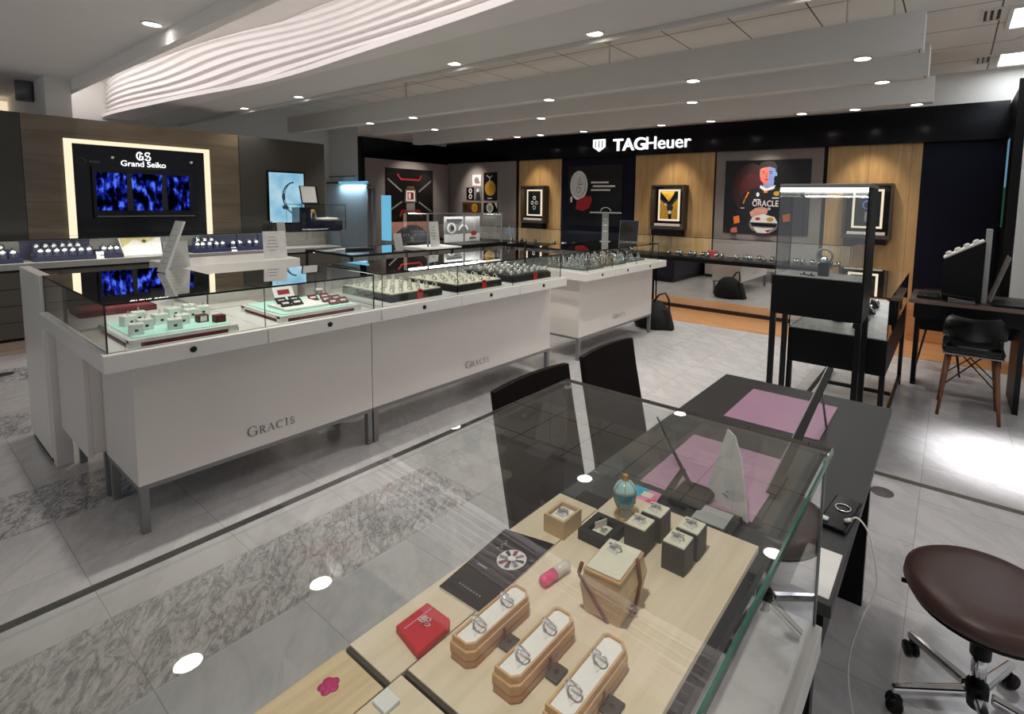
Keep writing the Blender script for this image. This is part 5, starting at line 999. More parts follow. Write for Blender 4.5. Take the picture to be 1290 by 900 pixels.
# dark cube ring stands
t = thing('ring_stand', 'x', 'ring stand'); q = MB(m=DKGREY); q.box(-0.021, 0.021, -0.021, 0.021, 0, 0.047); q.build('cube', t, 0.001); q = MB(m=CREAM); q.box(-0.0195, 0.0195, -0.0195, 0.0195, 0.0472, 0.0505); q.build('top_pad', t, 0.001); KS = Once(t)
for (x, y), lb in zip([(-0.4165, 0.800), (-0.411, 0.852), (-0.341, 0.797), (-0.338, 0.847)], ['beside the low black tray', 'by the blue enamel egg', 'at the front right of the four', 'at the back right of the four']):
    KS.put((x, y, ZW), 0.0, f'dark grey cube ring stand {lb}', 'dark grey cube ring stands'); ring_on(x, y - 0.002, ZW + 0.0507, 0.2, f'silver ring on the dark cube stand {lb}', 'rings on the dark cubes', 0.0098, 0.0013)
# enamel egg on a gilt stand
c = (-0.488, 0.868, ZW); t = thing('enamel_egg', 'blue enamel egg ornament on a gilt stand behind the black tray', 'ornament', c)
q = MB(); q.lathe([(0, 0.014), (0.011, 0.0165), (0.018, 0.024), (0.0225, 0.036), (0.0235, 0.047), (0.0215, 0.058), (0.016, 0.067), (0.009, 0.0725), (0, 0.074)], m=TEAL, n=28); q.build('shell', t)
q = MB(); q.lathe([(0.0237, 0.052), (0.0219, 0.0584), (0.0164, 0.0675), (0.009, 0.0731), (0.004, 0.0745)], m=TEALL, n=28); q.build('pale_cap', t)
q = MB()
for k in range(6): q.tube([(rr * math.cos(k * PI / 3), rr * math.sin(k * PI / 3), zz) for rr, zz in ((0.012, 0.0165), (0.0186, 0.024), (0.0232, 0.036), (0.0242, 0.047), (0.0222, 0.0585), (0.0168, 0.0678), (0.009, 0.0735))], 0.0008, GOLD, 5)
q.build('gilt_rib', t); q = MB(); q.lathe([(0.006, 0.0735), (0.0075, 0.076), (0.004, 0.079), (0.0065, 0.083), (0.006, 0.087), (0, 0.0885)], m=GOLD, n=14); q.build('finial', t)
q = MB()
for k in range(3): q.tube([(0.018 * math.cos(k * 2.09 + 0.4), 0.018 * math.sin(k * 2.09 + 0.4), 0.001), (0.020 * math.cos(k * 2.09 + 0.4), 0.020 * math.sin(k * 2.09 + 0.4), 0.010), (0.014 * math.cos(k * 2.09 + 0.4), 0.014 * math.sin(k * 2.09 + 0.4), 0.020), (0.022 * math.cos(k * 2.09 + 0.4), 0.022 * math.sin(k * 2.09 + 0.4), 0.031)], 0.0013, GOLD, 6)
q.tube([(0.0195 * math.cos(a), 0.0195 * math.sin(a), 0.0024) for a in [k * PI / 8 for k in range(16)]], 0.0014, GOLD, 6, True); q.build('gilt_stand', t)
# handbag shaped wooden ring box with leather straps
c = (-0.384, 0.655, ZW); t = thing('basket_box', 'tan handbag shaped ring box with brown straps and white top', 'ring box', c, math.radians(4))
q = MB(m=TANW); lo = [(-0.030, -0.036), (0.030, -0.036), (0.030, 0.036), (-0.030, 0.036)]; md = [(-0.038, -0.040), (0.038, -0.040), (0.038, 0.044), (-0.038, 0.044)]; hi = [(-0.030, -0.040), (0.031, -0.040), (0.031, 0.042), (-0.030, 0.042)]
vs = [[q.bm.verts.new((x, y, z)) for x, y in L] for L, z in ((lo, 0), (md, 0.045), (hi, 0.068))]; fs = [q.bm.faces.new(vs[0][::-1]), q.bm.faces.new(vs[2])]
for A, B in zip(vs, vs[1:]):
    for k in range(4): fs.append(q.bm.faces.new((A[k], A[(k + 1) % 4], B[(k + 1) % 4], B[k])))
for f in fs: f.material_index = q.mi(TANW)
q.build('body', t, 0.002)
q = MB(m=TANW2); q.box(-0.031, 0.032, -0.041, 0.043, 0.0682, 0.0735); q.build('rim', t, 0.0015); q = MB(m=CREAM); q.box(-0.028, 0.029, -0.038, 0.040, 0.0737, 0.0765); q.build('top_cushion', t, 0.0015)
q = MB(m=STRAP); q.prism([(-0.0385, -0.0408, 0.066), (-0.0385, -0.0408, 0.058), (0.006, -0.0368, 0.001), (0.014, -0.0368, 0.001)], (0, -0.0022, 0)); q.build('strap', t, 0.0006)
q = MB(m=STRAP); q.tube([(0.0335, 0.012, 0.081), (0.0365, 0.012, 0.066), (0.0395, 0.012, 0.046), (0.0365, 0.012, 0.024), (0.0335, 0.012, 0.006)], [0.0032, 0.0034, 0.0034, 0.0032, 0.003], STRAP, 8); q.build('strap', t)
q = MB(m=STRAP); q.tube([(0.036 + 0.006 * math.cos(a), -0.004, 0.010 + 0.006 * math.sin(a)) for a in [k * PI / 6 for k in range(12)]], 0.0016, STRAP, 6, True); q.build('strap_ring', t); q = MB(m=STRAP); q.tube([(-0.0345, -0.0385, 0.078), (-0.0385, -0.0405, 0.062)], 0.0034, STRAP, 8); q.build('strap', t)
ring_on(-0.392, 0.672, ZW + 0.0767, 0.2, 'silver ring on the white top of the handbag shaped box', None, 0.0095, 0.0015)
# pink capsule
c = (-0.489, 0.645, ZW); t = thing('capsule', 'clear capsule with pink filling lying on the pale board', 'capsule', c, math.radians(-8)); M = Matrix.Rotation(-PI / 2, 3, 'X')
q = MB(); q.lathe([(0, -0.031), (0.0075, -0.031), (0.0095, -0.027), (0.0095, -0.003), (0, -0.003)], (0, 0, 0.0096), PINK, 16, M); q.build('pink_filling', t); q = MB(); q.lathe([(0.0, -0.0028), (0.0095, -0.0028), (0.0092, 0.026), (0.006, 0.030), (0, 0.030)], (0, 0, 0.0096), mat('clear_plastic', (214, 206, 198), 0.15, spec=0.8), 16, M); q.build('clear_end', t)

# ------------------------------------------------------------------ desk, chairs and stool
loc = (-0.48, 1.75, 0); t = thing('desk', 'long graphite desk with lilac mats behind the foreground showcase', 'desk', loc)
MB_box('top', -0.812, -0.140, 1.095, 2.385, 0.682, 0.71, DESK, t, 0.002); MB_box('apron', -0.795, -0.155, 1.11, 2.37, 0.60, 0.6815, BLACK, t)
for x0, x1 in ((-0.268, -0.176), (-0.78, -0.69)): MB_box('leg', x0, x1, 2.15, 2.185, 0, 0.5995, BLACK, t); MB_box('leg', x0, x1, 1.15, 1.185, 0, 0.5995, BLACK, t)
for x0, x1, y0, y1, lb in ((-0.645, -0.314, 1.885, 2.252, 'lilac mat at the far end of the graphite desk'), (-0.668, -0.352, 1.275, 1.66, 'lilac mat on the desk seen through the showcase glass')):
    b = MB(m=LILAC); b.box(x0, x1, y0, y1, 0.7102, 0.7135); tag(b.build('desk_mat', bevel=0.001, o=((x0 + x1) / 2, (y0 + y1) / 2, 0.7102)), lb, 'mat', 'lilac desk mats')
b = MB(m=PAPER); b.box(-0.222, -0.148, 1.112, 1.279, 0.7102, 0.7115); tag(b.build('paper_sheet', o=(-0.185, 1.2, 0.7102)), 'white paper sheet on the near right corner of the desk', 'paper')
c = (-0.179, 1.448, 0.7102); t = thing('smartphone', 'black smartphone on the desk edge with a white charging cable', 'phone', c, math.radians(-6)); q = MB(m=BLACKG); q.box(-0.033, 0.033, -0.085, 0.085, 0, 0.012); q.build('body', t, 0.005); q = MB(); q.tube([(0.018 * math.cos(a), 0.02 + 0.018 * math.sin(a), 0.0135) for a in [k * PI / 8 for k in range(16)]], 0.0022, CHROME, 6, True); q.build('ring_grip', t); q = MB(m=WHITEP); q.box(-0.03, -0.012, -0.07, -0.055, 0.0122, 0.018); q.build('plug', t, 0.002)
cabm = mat('white_cable', (224, 218, 214), 0.5)
def smooth(pts, n=6):
    P_ = [Vector(p) for p in pts]; out = []
    for i in range(len(P_) - 1):
        a, b_, c_, d = P_[max(i - 1, 0)], P_[i], P_[i + 1], P_[min(i + 2, len(P_) - 1)]
        for k in range(n):
            s = k / n; out.append(0.5 * ((2 * b_) + (c_ - a) * s + (2 * a - 5 * b_ + 4 * c_ - d) * s * s + (3 * b_ - a - 3 * c_ + d) * s ** 3))
    return out + [P_[-1]]
t = thing('charging_cable', 'white charging cable looping from the phone down to the floor', 'cable', (-0.10, 1.4, 0)); q = MB(o=t.location); q.tube(smooth([(-0.155, 1.405, 0.728), (-0.135, 1.40, 0.745), (-0.108, 1.40, 0.712), (-0.088, 1.40, 0.63), (-0.088, 1.40, 0.575), (-0.112, 1.40, 0.49), (-0.132, 1.42, 0.38), (-0.136, 1.47, 0.25), (-0.125, 1.56, 0.08), (-0.118, 1.62, 0.012), (-0.12, 1.50, 0.006), (-0.10, 1.2, 0.005)]), 0.0022, cabm, 7); q.build('cord', t)
q = MB(o=t.location); q.tube([(-0.163, 1.404, 0.726), (-0.15, 1.405, 0.733)], 0.005, cabm, 8); q.build('plug', t)
# things on the desk behind the glass
c = (-0.522, 1.262, 0.7135); t = thing('pen_stand', 'black pen stand with a slanted pen on the near lilac mat', 'pen stand', c); q = MB(m=BLACK); q.box(-0.035, 0.06, -0.05, 0.07, 0, 0.022); q.build('base', t, 0.012); q = MB(m=BLACKG); q.prism([(-0.058, -0.075, 0), (-0.038, -0.07, 0), (-0.034, 0.06, 0.05), (-0.045, 0.06, 0.05)], (0.006, 0, 0.002)); q.build('curved_plate', t); q = MB(); q.tube([(0.0, 0.035, 0.021), (-0.10, 0.13, 0.055), (-0.21, 0.24, 0.095)], [0.006, 0.005, 0.003], BLACKM, 8); q.build('pen', t)
t = thing('leaflet', 'blue and pink leaflet on the desk beside the enamel egg', 'leaflet', (-0.62, 1.2, 0.7137)); q = MB(m=PINKC); q.prism([(-0.045, -0.03, 0), (0.036, -0.045, 0), (0.045, 0.045, 0), (-0.045, 0.045, 0)], (0, 0, 0.002)); q.build('sheet', t); q = MB(o=(0, 0, 0)); P = Pic(q, frame((0, 0, 0.002), (1, 0, 0), (0, 1, 0)), 0.0002); P.poly([(-0.045, -0.01), (-0.01, -0.005), (0.0, 0.045), (-0.045, 0.045)], CYANC); P.rect(-0.01, 0.02, 0.005, 0.03, CREAM); P.poly([(0.0, -0.04), (0.03, -0.044), (0.042, 0.01), (0.02, 0.0)], PINK); q.build('print', t)
t = thing('tent_leaflet', 'white folded leaflet standing like a tent on the desk', 'leaflet', (-0.42, 1.30, 0.7137))
def quad(q, pts, th, m): 
    a, b_, c_, d = [Vector(p) for p in pts]; n = (b_ - a).cross(d - a).normalized() * th; q.prism(pts, n, m)
q = MB(m=PAPER); quad(q, [(-0.075, 0.03, 0), (0.012, -0.01, 0), (0.010, -0.012, 0.205), (-0.012, 0.004, 0.21)], 0.003, PAPER); q.build('front_leaf', t); q = MB(m=PAPER); quad(q, [(0.016, -0.012, 0), (0.062, -0.035, 0), (0.035, -0.02, 0.15), (0.013, -0.013, 0.205)], 0.003, PAPER); q.build('side_leaf', t)
q = MB(m=BLUEP)
for k in range(6): quad(q, [(-0.055 + 0.004 * k, 0.0175 - 0.002 * k, 0.03 + 0.014 * k), (0.0, -0.0085, 0.03 + 0.014 * k), (0.0, -0.0085, 0.034 + 0.014 * k), (-0.055 + 0.004 * k, 0.0175 - 0.002 * k, 0.034 + 0.014 * k)], -0.0012, mat('pale_teal_ink', (120, 160, 170), 0.6))
q.build('printed_lines', t)
b = MB(m=FELT); b.box(-0.50, -0.37, 1.12, 1.262, 0.7102, 0.726); tag(b.build('pad', bevel=0.003, o=(-0.435, 1.2, 0.7102)), 'small black pad under the pale card on the desk', 'pad')
b = MB(m=FROST); b.box(-0.472, -0.39, 1.178, 1.25, 0.7262, 0.729); tag(b.build('pale_card', o=(-0.43, 1.21, 0.7262)), 'pale grey card on the black pad behind the dark cubes', 'card')
t = thing('desk_mirror', 'tall narrow dark mirror panel tilted on the desk seen edge on', 'mirror', (-0.335, 1.72, 0.7137)); a, d = Vector((-0.023, -0.29, 0.003)), Vector((0.017, 0.28, 0.22)); ax = (d - a).normalized(); sd = Vector((1, -0.07, 0)).normalized(); nn = sd.cross(ax).normalized()
q = MB(m=FELT); q.prism([a, a + sd * 0.026, d + sd * 0.018, d], nn * 0.006, FELT); q.build('mirror_panel', t); q = MB(m=GREYM); q.prism([a - sd * 0.004, a - sd * 0.0005, d - sd * 0.0005, d - sd * 0.004], nn * 0.008, GREYM); q.build('metal_edge', t); q = MB(); q.tube([Vector((0.01, 0.2, 0.186)), Vector((0.02, 0.30, 0.0))], 0.004, GREYM, 6); q.build('strut', t)
# chairs
def chair(yc, label, rz=0.0):
    t = thing('desk_chair', label, 'chair', (-0.90, yc, 0), rz, 'espresso chairs at the desk'); q = MB(m=DKBROWN); n = 8; f = []; Wd = 0.2
    grid = []
    for j, (x, z) in enumerate([(-0.165, 0.44), (-0.17, 0.48), (-0.20, 0.62), (-0.235, 0.78), (-0.255, 0.892)]):
        grid.append([(x + 0.014 * ((i / n * 2 - 1) ** 2), (i / n * 2 - 1) * Wd, z + (0.006 * (1 - (i / n * 2 - 1) ** 2) if j == 4 else 0)) for i in range(n + 1)])
    V = [[q.bm.verts.new(p) for p in r] for r in grid]; V2 = [[q.bm.verts.new((p[0] - 0.022, p[1], p[2])) for p in r] for r in grid]; R_ = len(V)
    for j in range(R_ - 1):
        for i in range(n): q.bm.faces.new((V[j][i], V[j][i + 1], V[j + 1][i + 1], V[j + 1][i])); q.bm.faces.new((V2[j][i], V2[j + 1][i], V2[j + 1][i + 1], V2[j][i + 1]))
    for j in range(R_ - 1):
        for i in (0, n): q.bm.faces.new((V[j][i], V[j + 1][i], V2[j + 1][i], V2[j][i]))
    for i in range(n):
        for j in (0, R_ - 1): q.bm.faces.new((V[j][i], V[j][i + 1], V2[j][i + 1], V2[j][i]))
    q.mi(DKBROWN); bmesh.ops.recalc_face_normals(q.bm, faces=q.bm.faces); q.build('backrest', t, 0.002)
    q = MB(m=mat('dark_seat', (34, 30, 28), 0.55)); q.box(-0.14, 0.22, -0.2, 0.2, 0.425, 0.47); q.build('seat', t, 0.012)
    for x in (-0.175, 0.175):
        for y in (-0.175, 0.15): q = MB(m=DKBROWN); q.box(x, x + 0.03, y, y + 0.03, 0, 0.43 if x < 0 else 0.424); q.build('leg', t)
    return t
chair(1.366, 'dark brown high backed chair at the desk, nearer the camera'); chair(1.862, 'dark brown high backed chair at the desk, farther from the camera')
# round stool
t = thing('swivel_stool', 'round brown leather swivel stool on chrome castor base', 'stool', (0.155, 1.86, 0))
q = MB(); q.lathe([(0, 0.360), (0.17, 0.360), (0.192, 0.370), (0.203, 0.390), (0.200, 0.410), (0.180, 0.424), (0.12, 0.431), (0, 0.433)], m=BRLEATH, n=48); q.build('seat', t); q = MB(); q.lathe([(0, 0.345), (0.15, 0.345), (0.18, 0.352), (0.185, 0.3595), (0, 0.3595)], m=BLACK, n=40); q.build('seat_pan', t)
q = MB(); q.lathe([(0.026, 0.205), (0.029, 0.345)], m=BLACK, n=20); q.build('gas_lift_cover', t); q = MB(); q.lathe([(0.0195, 0.12), (0.0195, 0.2045)], m=CHROME, n=20); q.build('column', t); q = MB(); q.lathe([(0.0, 0.045), (0.022, 0.045), (0.026, 0.075), (0.029, 0.08), (0.029, 0.112), (0.026, 0.1195), (0, 0.1195)], m=BLACK, n=20); q.build('hub', t)
q = MB(); q.tube([(-0.03, 0.02, 0.335), (-0.12, 0.02, 0.340), (-0.205, 0.014, 0.338)], 0.007, BLACK, 8); q.build('lever', t)
for k in range(5):
    a = math.radians(138 + 72 * k); d = Vector((math.cos(a), math.sin(a), 0)); n_ = Vector((-d.y, d.x, 0)); q = MB(m=CHROME)
    p0, p1 = d * 0.034, d * 0.235
    q.prism([p0 + n_ * 0.016 + Vector((0, 0, 0.078)), p0 - n_ * 0.016 + Vector((0, 0, 0.078)), p1 - n_ * 0.011 + Vector((0, 0, 0.058)), p1 + n_ * 0.011 + Vector((0, 0, 0.058))], (0, 0, 0.022), CHROME); lg = q.build('leg', t, 0.006)
    cs = Vector((-n_.y, n_.x, 0)); q = MB(); c_ = d * 0.225; ax = (d * 0.4 + n_).normalized()
    Mx = ax.to_track_quat('Z', 'Y').to_matrix()
    for s_ in (-0.012, 0.012): q.lathe([(0, -0.007), (0.022, -0.007), (0.024, 0), (0.022, 0.007), (0, 0.007)], c_ + ax * s_ + Vector((0, 0, 0.0245)), BLACK, 16, Mx)
    q.tube([c_ + Vector((0, 0, 0.03)), c_ + Vector((0, 0, 0.058))], 0.006, BLACKM, 8); q.build('castor', t)
# ------------------------------------------------------------------ glass counter and tall lit case beyond the desk
loc = (-0.54, 4.4, 0); t = thing('glass_counter', 'black framed glass counter with drawer box behind the tall case', 'glass counter', loc)
X0, X1, Y0, Y1 = -0.825, -0.262, 3.60, 5.24
for x in (X0, X1 - 0.03):
    for y in (Y0, Y1 - 0.03): MB_box('leg', x, x + 0.03, y, y + 0.03, 0, 0.49, BLACKM, t)
MB_box('drawer_box', X0, X1, Y0, Y1, 0.4905, 0.712, BLACK, t, 0.002)
MB_box('stretcher', X0 + 0.031, X1 - 0.031, Y1 - 0.6, Y1 - 0.575, 0.06, 0.085, BLACKM, t); MB_box('stretcher', X0 + 0.004, X0 + 0.026, Y0 + 0.031, Y1 - 0.031, 0.06, 0.085, BLACKM, t); MB_box('stretcher', X1 - 0.026, X1 - 0.004, Y0 + 0.031, Y1 - 0.031, 0.06, 0.085, BLACKM, t)
MB_box('deck_lining', X0 + 0.01, X1 - 0.01, Y0 + 0.01, Y1 - 0.01, 0.7125, 0.716, GREYP, t)
q = MB(o=loc); q.pane(X0, X1, Y0, Y1, 0.968, 0.975, GLASS, GEDGE); q.build('glass_top', t); q = MB(o=loc); q.pane(X1 - 0.006, X1, Y0, Y1, 0.7165, 0.9675, GLASS, GEDGE); q.build('side_glass', t); q = MB(o=loc); q.pane(X0, X0 + 0.006, Y0, Y1, 0.7165, 0.9675, GLASS, GEDGE); q.build('side_glass', t)
q = MB(o=loc); q.pane(X0 + 0.007, X1 - 0.007, Y0, Y0 + 0.006, 0.7165, 0.9675, GLASS, GEDGE); q.build('end_glass', t)
MB_box('led_strip', X0 + 0.01, X1 - 0.01, Y1 - 0.03, Y1 - 0.005, 0.95, 0.967, E_LED, t); MB_box('frame_edge', X1 - 0.018, X1 - 0.007, Y0 + 0.01, Y1 - 0.035, 0.955, 0.967, BLACKM, t)
area(-0.54, Y1 - 0.04, 0.945, 0.5, 0.02, 2.5, (0, -0.5, -0.8))
for i in range(8): WK.put((-0.45 - 0.14 * (i % 2), 3.85 + 0.15 * i, 0.716), -0.2 + random.uniform(-0.3, 0.3), f'{ORD[i]} watch from the near end in the black framed glass counter', 'watches in the black framed counter')
loc = (-0.61, 3.40, 0); t = thing('tall_case', 'tall black display case with glowing top strip standing beyond the desk', 'display case', loc); X0, X1, Y0, Y1 = -0.857, -0.366, 3.25, 3.58
MB_box('base_box', X0, X1, Y0, Y1, 0.862, 1.094, BLACK, t, 0.003)
for x in (X0, X1 - 0.03):
    for y in (Y0, Y1 - 0.03): MB_box('leg', x, x + 0.03, y, y + 0.03, 0, 0.8618, BLACKM, t)
MB_box('floor_lining', X0 + 0.01, X1 - 0.01, Y0 + 0.01, Y1 - 0.01, 1.0945, 1.097, GREYP, t)
MB_box('roof', X0 + 0.02, X1 + 0.004, Y0 - 0.005, Y1, 1.617, 1.640, mat('brushed_roof', (120, 122, 118), 0.4, 0.5), t, 0.003); MB_box('side_panel', X1 - 0.006, X1 + 0.002, Y0 + 0.05, Y1, 1.0945, 1.6165, BLACK, t)
MB_box('front_post', X1 - 0.01, X1, Y0, Y0 + 0.049, 1.0945, 1.6165, BLACK, t)
MB_box('led_strip', X0 + 0.022, X1 - 0.012, Y0 + 0.004, Y0 + 0.022, 1.594, 1.6165, E_LED, t); area((X0 + X1) / 2, Y0 + 0.06, 1.58, 0.42, 0.03, 1.2, (0, 0.35, -1))
q = MB(o=loc); q.pane(X0 + 0.022, X1 - 0.011, Y0, Y0 + 0.004, 1.0975, 1.6165, GLASS, GEDGE); q.build('front_glass', t); q = MB(o=loc); q.pane(X0 + 0.016, X0 + 0.021, Y0, Y1, 1.0975, 1.6165, GLASS, GEDGE); q.build('side_glass', t); q = MB(o=loc); q.pane(X0 + 0.022, X1 - 0.011, Y1 - 0.005, Y1, 1.0975, 1.6165, GLASS, GEDGE); q.build('rear_glass', t)
t = thing('ring_watch', 'large round open watch on black pedestal inside the tall case', 'watch', (-0.60, 3.40, 1.0975)); q = MB(m=BLACK); q.box(-0.028, 0.028, -0.028, 0.028, 0, 0.075); q.build('pedestal', t, 0.002); q = MB(); q.tube([(0.042 * math.cos(k * PI / 14), 0, 0.12 + 0.042 * math.sin(k * PI / 14)) for k in range(28)], 0.007, GREYM, 8, True); q.build('bracelet', t); q = MB(); q.lathe([(0.022, -0.004), (0.022, 0.004), (0, 0.006)], (0, -0.012, 0.10), SILVER, 16, Matrix.Rotation(1.2, 3, 'X')); q.build('dial', t)
for (x, y), lb in zip([(-0.70, 3.36), (-0.655, 3.34)], ['left small black stand beside the pedestal watch', 'right small black stand beside the pedestal watch']): q = MB(m=BLACK); q.box(x - 0.02, x + 0.02, y - 0.012, y + 0.012, 1.0975, 1.103); q.tube([(x, y, 1.102), (x, y, 1.115)], 0.005, BLACK, 8); tag(q.build('small_stand', o=(x, y, 1.0975)), lb, 'stand', 'small stands in the tall case')
# ------------------------------------------------------------------ black desk, chair and till at the right
loc = (0.5, 5.25, 0); t = thing('service_desk', 'black service desk with brown edged top at the right', 'desk', loc)
MB_box('top', -0.235, 1.2, 4.95, 5.62, 0.765, 0.79, mat('dark_oak_top', (58, 44, 40), 0.35, var=0.2, scale=8, stretch=(1, 8, 8)), t, 0.002); MB_box('front_edge', -0.235, 1.2, 4.943, 4.949, 0.762, 0.79, mat('edge_veneer', (120, 98, 86), 0.4), t); MB_box('apron', -0.2, 1.15, 4.98, 5.0, 0.64, 0.7645, BLACK, t); MB_box('modesty_panel', -0.2, 1.15, 5.5, 5.52, 0.45, 0.7645, BLACK, t)
for x in (-0.2, 0.455): MB_box('leg', x, x + 0.035, 4.97 if x > 0 else 5.3, 5.5, 0, 0.64 if x > 0 else 0.7645, BLACK, t)
q = MB(m=BLACK); q.prism([(-0.03, 5.08, 0.7905), (0.215, 5.08, 0.7905), (0.215, 5.08, 1.265), (-0.03, 5.08, 1.115)], (0, 0.22, 0)); t = thing('sloped_cabinet', 'black cabinet with sloped white tray on the service desk', 'cabinet', (0.09, 5.2, 0.79)); q.o = Vector(t.location); q.build('body', t, 0.003); M = Matrix.Rotation(-0.549, 3, 'Y'); q = MB(o=t.location, m=WHITEF); q.obox((0.09, 5.19, 1.2), (0.29, 0.20, 0.016), M); q.build('sloped_tray', t, 0.003)
for k in range(4):
    p = Vector((0.0 + 0.055 * k, 5.13, 1.158 + 0.0335 * k)); q = MB(m=WHITEF); q.lathe([(0.02, 0), (0.024, 0.008), (0.018, 0.02), (0, 0.024)], (0, 0, 0), WHITEF, 12, M); q.build('watch_pillow'); ob = bpy.data.objects['watch_pillow' if k == 0 else f'watch_pillow.{k:03d}']; ob.location = p; tag(ob, f'white watch pillow on the sloped tray, {ORD[k]} from the low end', 'pillow', 'white pillows on the sloped tray')
b = MB(m=FROST); b.box(0.222, 0.258, 5.10, 5.24, 0.7905, 1.365); tag(b.build('panel_stand', bevel=0.003, o=(0.24, 5.17, 0.7905)), 'upright grey panel beside the sloped cabinet on the service desk', 'panel')
t = thing('laptop', 'open dark laptop seen edge on at the service desk', 'laptop', (0.318, 5.16, 0.7905)); q = MB(m=BLACKM); q.obox((0.09, 0, 0.008), (0.24, 0.3, 0.014)); q.build('keyboard_base', t, 0.003); M = Matrix.Rotation(0.27, 3, 'Y'); q = MB(m=GREYM); q.obox(M @ Vector((0, 0, 0.19)) + Vector((-0.045, 0, 0.014)), (0.008, 0.3, 0.36), M); q.build('screen_lid', t, 0.003)
t = thing('card_terminal', 'grey card terminal with dark cover on the service desk', 'terminal', (0.10, 5.015, 0.7905)); q = MB(m=INK); q.prism([(-0.085, -0.06, 0), (0.085, -0.06, 0), (0.085, -0.06, 0.022), (-0.085, -0.06, 0.04)], (0, 0.12, 0)); q.build('body', t, 0.004); q = MB(m=BLACK); q.obox((-0.02, 0.01, 0.05), (0.2, 0.12, 0.016), Matrix.Rotation(0.08, 3, 'Y')); q.build('cover', t, 0.006)
b = MB(m=BLACKM); b.box(-0.19, -0.04, 5.05, 5.3, 0.7905, 0.815); tag(b.build('keyboard_tray', bevel=0.004, o=(-0.05, 5.2, 0.7905)), 'flat dark tray left of the sloped cabinet on the service desk', 'tray')
t = thing('shell_chair', 'black shell chair with wooden legs tucked under the service desk', 'chair', (0.185, 4.78, 0))
q = MB(m=BLACK); n = 12; rows_ = [(-0.225, 0.575, 0.14), (-0.25, 0.60, 0.185), (-0.262, 0.66, 0.185), (-0.266, 0.72, 0.17), (-0.268, 0.752, 0.14)]; V = []; V2 = []
for y, z, w_ in rows_: V.append([q.bm.verts.new(((i / n * 2 - 1) * w_, y + 0.14 * abs(i / n * 2 - 1) ** 2.2, z)) for i in range(n + 1)]); V2.append([q.bm.verts.new(((i / n * 2 - 1) * w_ * 0.97, y + 0.02 + 0.14 * abs(i / n * 2 - 1) ** 2.2, z)) for i in range(n + 1)])
for j in range(len(V) - 1):
    for i in range(n): q.bm.faces.new((V[j][i], V[j][i + 1], V[j + 1][i + 1], V[j + 1][i])); q.bm.faces.new((V2[j][i], V2[j + 1][i], V2[j + 1][i + 1], V2[j][i + 1]))
    for i in (0, n): q.bm.faces.new((V[j][i], V[j + 1][i], V2[j + 1][i], V2[j][i]))
for i in range(n):
    for j in (0, len(V) - 1): q.bm.faces.new((V[j][i], V[j][i + 1], V2[j][i + 1], V2[j][i]))
for f in q.bm.faces: f.smooth = True
q.mi(BLACK); bmesh.ops.recalc_face_normals(q.bm, faces=q.bm.faces); q.build('backrest', t)
q = MB(m=BLACK); q.box(-0.18, 0.18, -0.19, 0.2, 0.478, 0.535); q.build('seat', t, 0.025); q = MB(m=GREYM); q.box(-0.175, 0.175, -0.185, 0.19, 0.468, 0.4778); q.build('seat_trim', t)
for s_ in (-1, 1): q = MB(m=BLACK); q.tube([(0.14 * s_, -0.12, 0.53), (0.15 * s_, -0.20, 0.56), (0.14 * s_, -0.21, 0.62)], 0.012, BLACK, 8); q.build('back_bracket', t)
for sx in (-1, 1):
    for sy, yy in ((-1, -0.16), (1, 0.2)): q = MB(); q.tube([(0.135 * sx, yy * 0.75, 0.467), (0.178 * sx, yy, 0.0)], [0.020, 0.011], WALNUT, 10); q.build('leg', t)
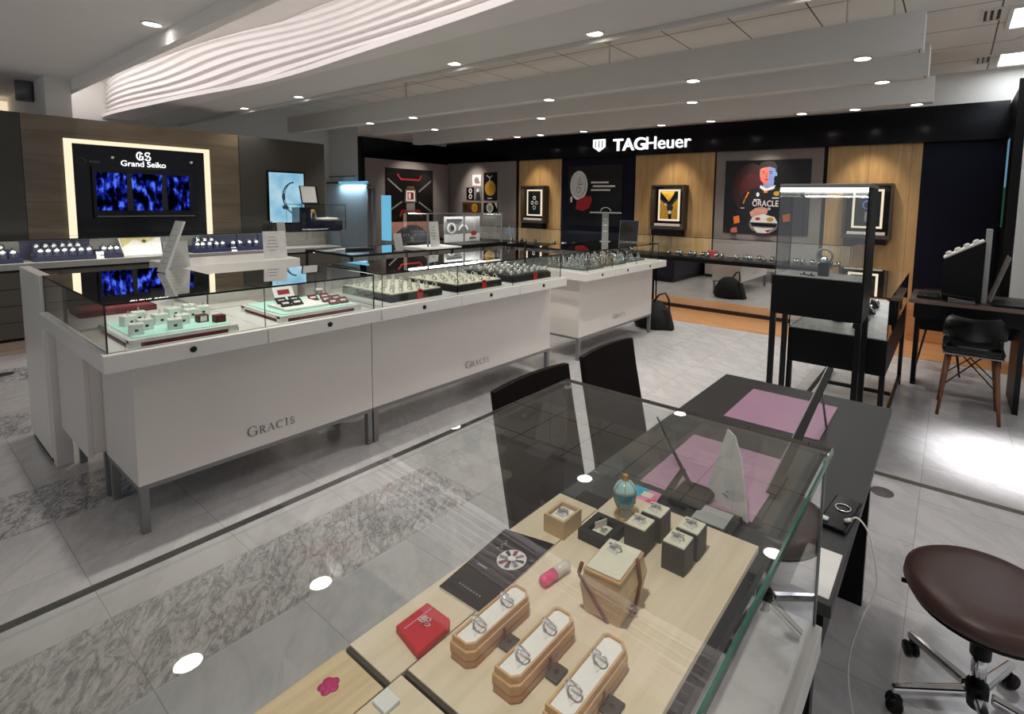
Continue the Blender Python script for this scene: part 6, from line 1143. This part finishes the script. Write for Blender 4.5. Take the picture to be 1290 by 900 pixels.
for a, c_ in (((-0.14, -0.12, 0.44), (0.0, 0.0, 0.44)), ((-0.165, -0.15, 0.22), (0.06, -0.08, 0.455)), ((0.165, -0.15, 0.22), (-0.06, -0.08, 0.455)), ((-0.165, 0.18, 0.22), (0.06, 0.1, 0.455)), ((0.165, 0.18, 0.22), (-0.06, 0.1, 0.455))): q = MB(); q.tube([a, c_], 0.005, BLACKM, 6); q.build('wire_brace', t)
t = thing('wire_chair', 'black wire legged chair half hidden behind the glass counter', 'chair', (-0.02, 5.95, 0)); q = MB(m=BLACK); q.box(-0.17, 0.17, -0.17, 0.17, 0.42, 0.45); q.build('seat', t, 0.012); q = MB(m=BLACK); q.obox((0, 0.18, 0.62), (0.32, 0.02, 0.24)); q.build('backrest', t, 0.01)
for sx in (-1, 1):
    for sy in (-1, 1): q = MB(); q.tube([(0.1 * sx, 0.1 * sy, 0.42), (0.17 * sx, 0.16 * sy, 0)], 0.008, BLACKM, 8); q.build('leg', t)
for sx in (-1, 1): q = MB(); q.tube([(0.13 * sx, 0.17, 0.44), (0.13 * sx, 0.19, 0.56)], 0.008, BLACKM, 8); q.build('back_bracket', t)
t = thing('wall_screen', 'bright green and blue screen on the side wall at far right', 'screen', (0.425, 7.08, 1.8)); MB_box('casing', 0.412, 0.4295, 6.85, 7.15, 1.30, 2.28, BLACK, t)
q = MB(o=t.location); sm_ = emit('screen_blue', (130, 180, 214), 0.5); sg = emit('screen_green', (60, 130, 96), 0.25); q.box(0.4105, 0.4119, 6.87, 7.13, 1.75, 2.24, sm_); q.box(0.4105, 0.4119, 6.87, 7.13, 1.34, 1.75, sg); q.build('picture', t)
b = MB(m=INK); b.lathe([(0.055, 0), (0.055, 0.002), (0, 0.002)], (-0.2, 3.13, 0), INK, 20); tag(b.build('floor_cap', o=(-0.2, 3.13, 0)), 'round grey floor cap beside the metal threshold strip', 'floor cap')
for i, (x, y) in enumerate(((-6.25, 0.62), (-6.05, 0.78))): b = MB(); b.lathe([(0.06, 0), (0.06, 0.002), (0, 0.002)], (x, y, 0), INKD, 20); tag(b.build('floor_cap', o=(x, y, 0)), ['round dark floor cap nearer the back wall counter', 'round dark floor cap nearer the tall white panel'][i], 'floor cap', 'dark floor caps at far left')
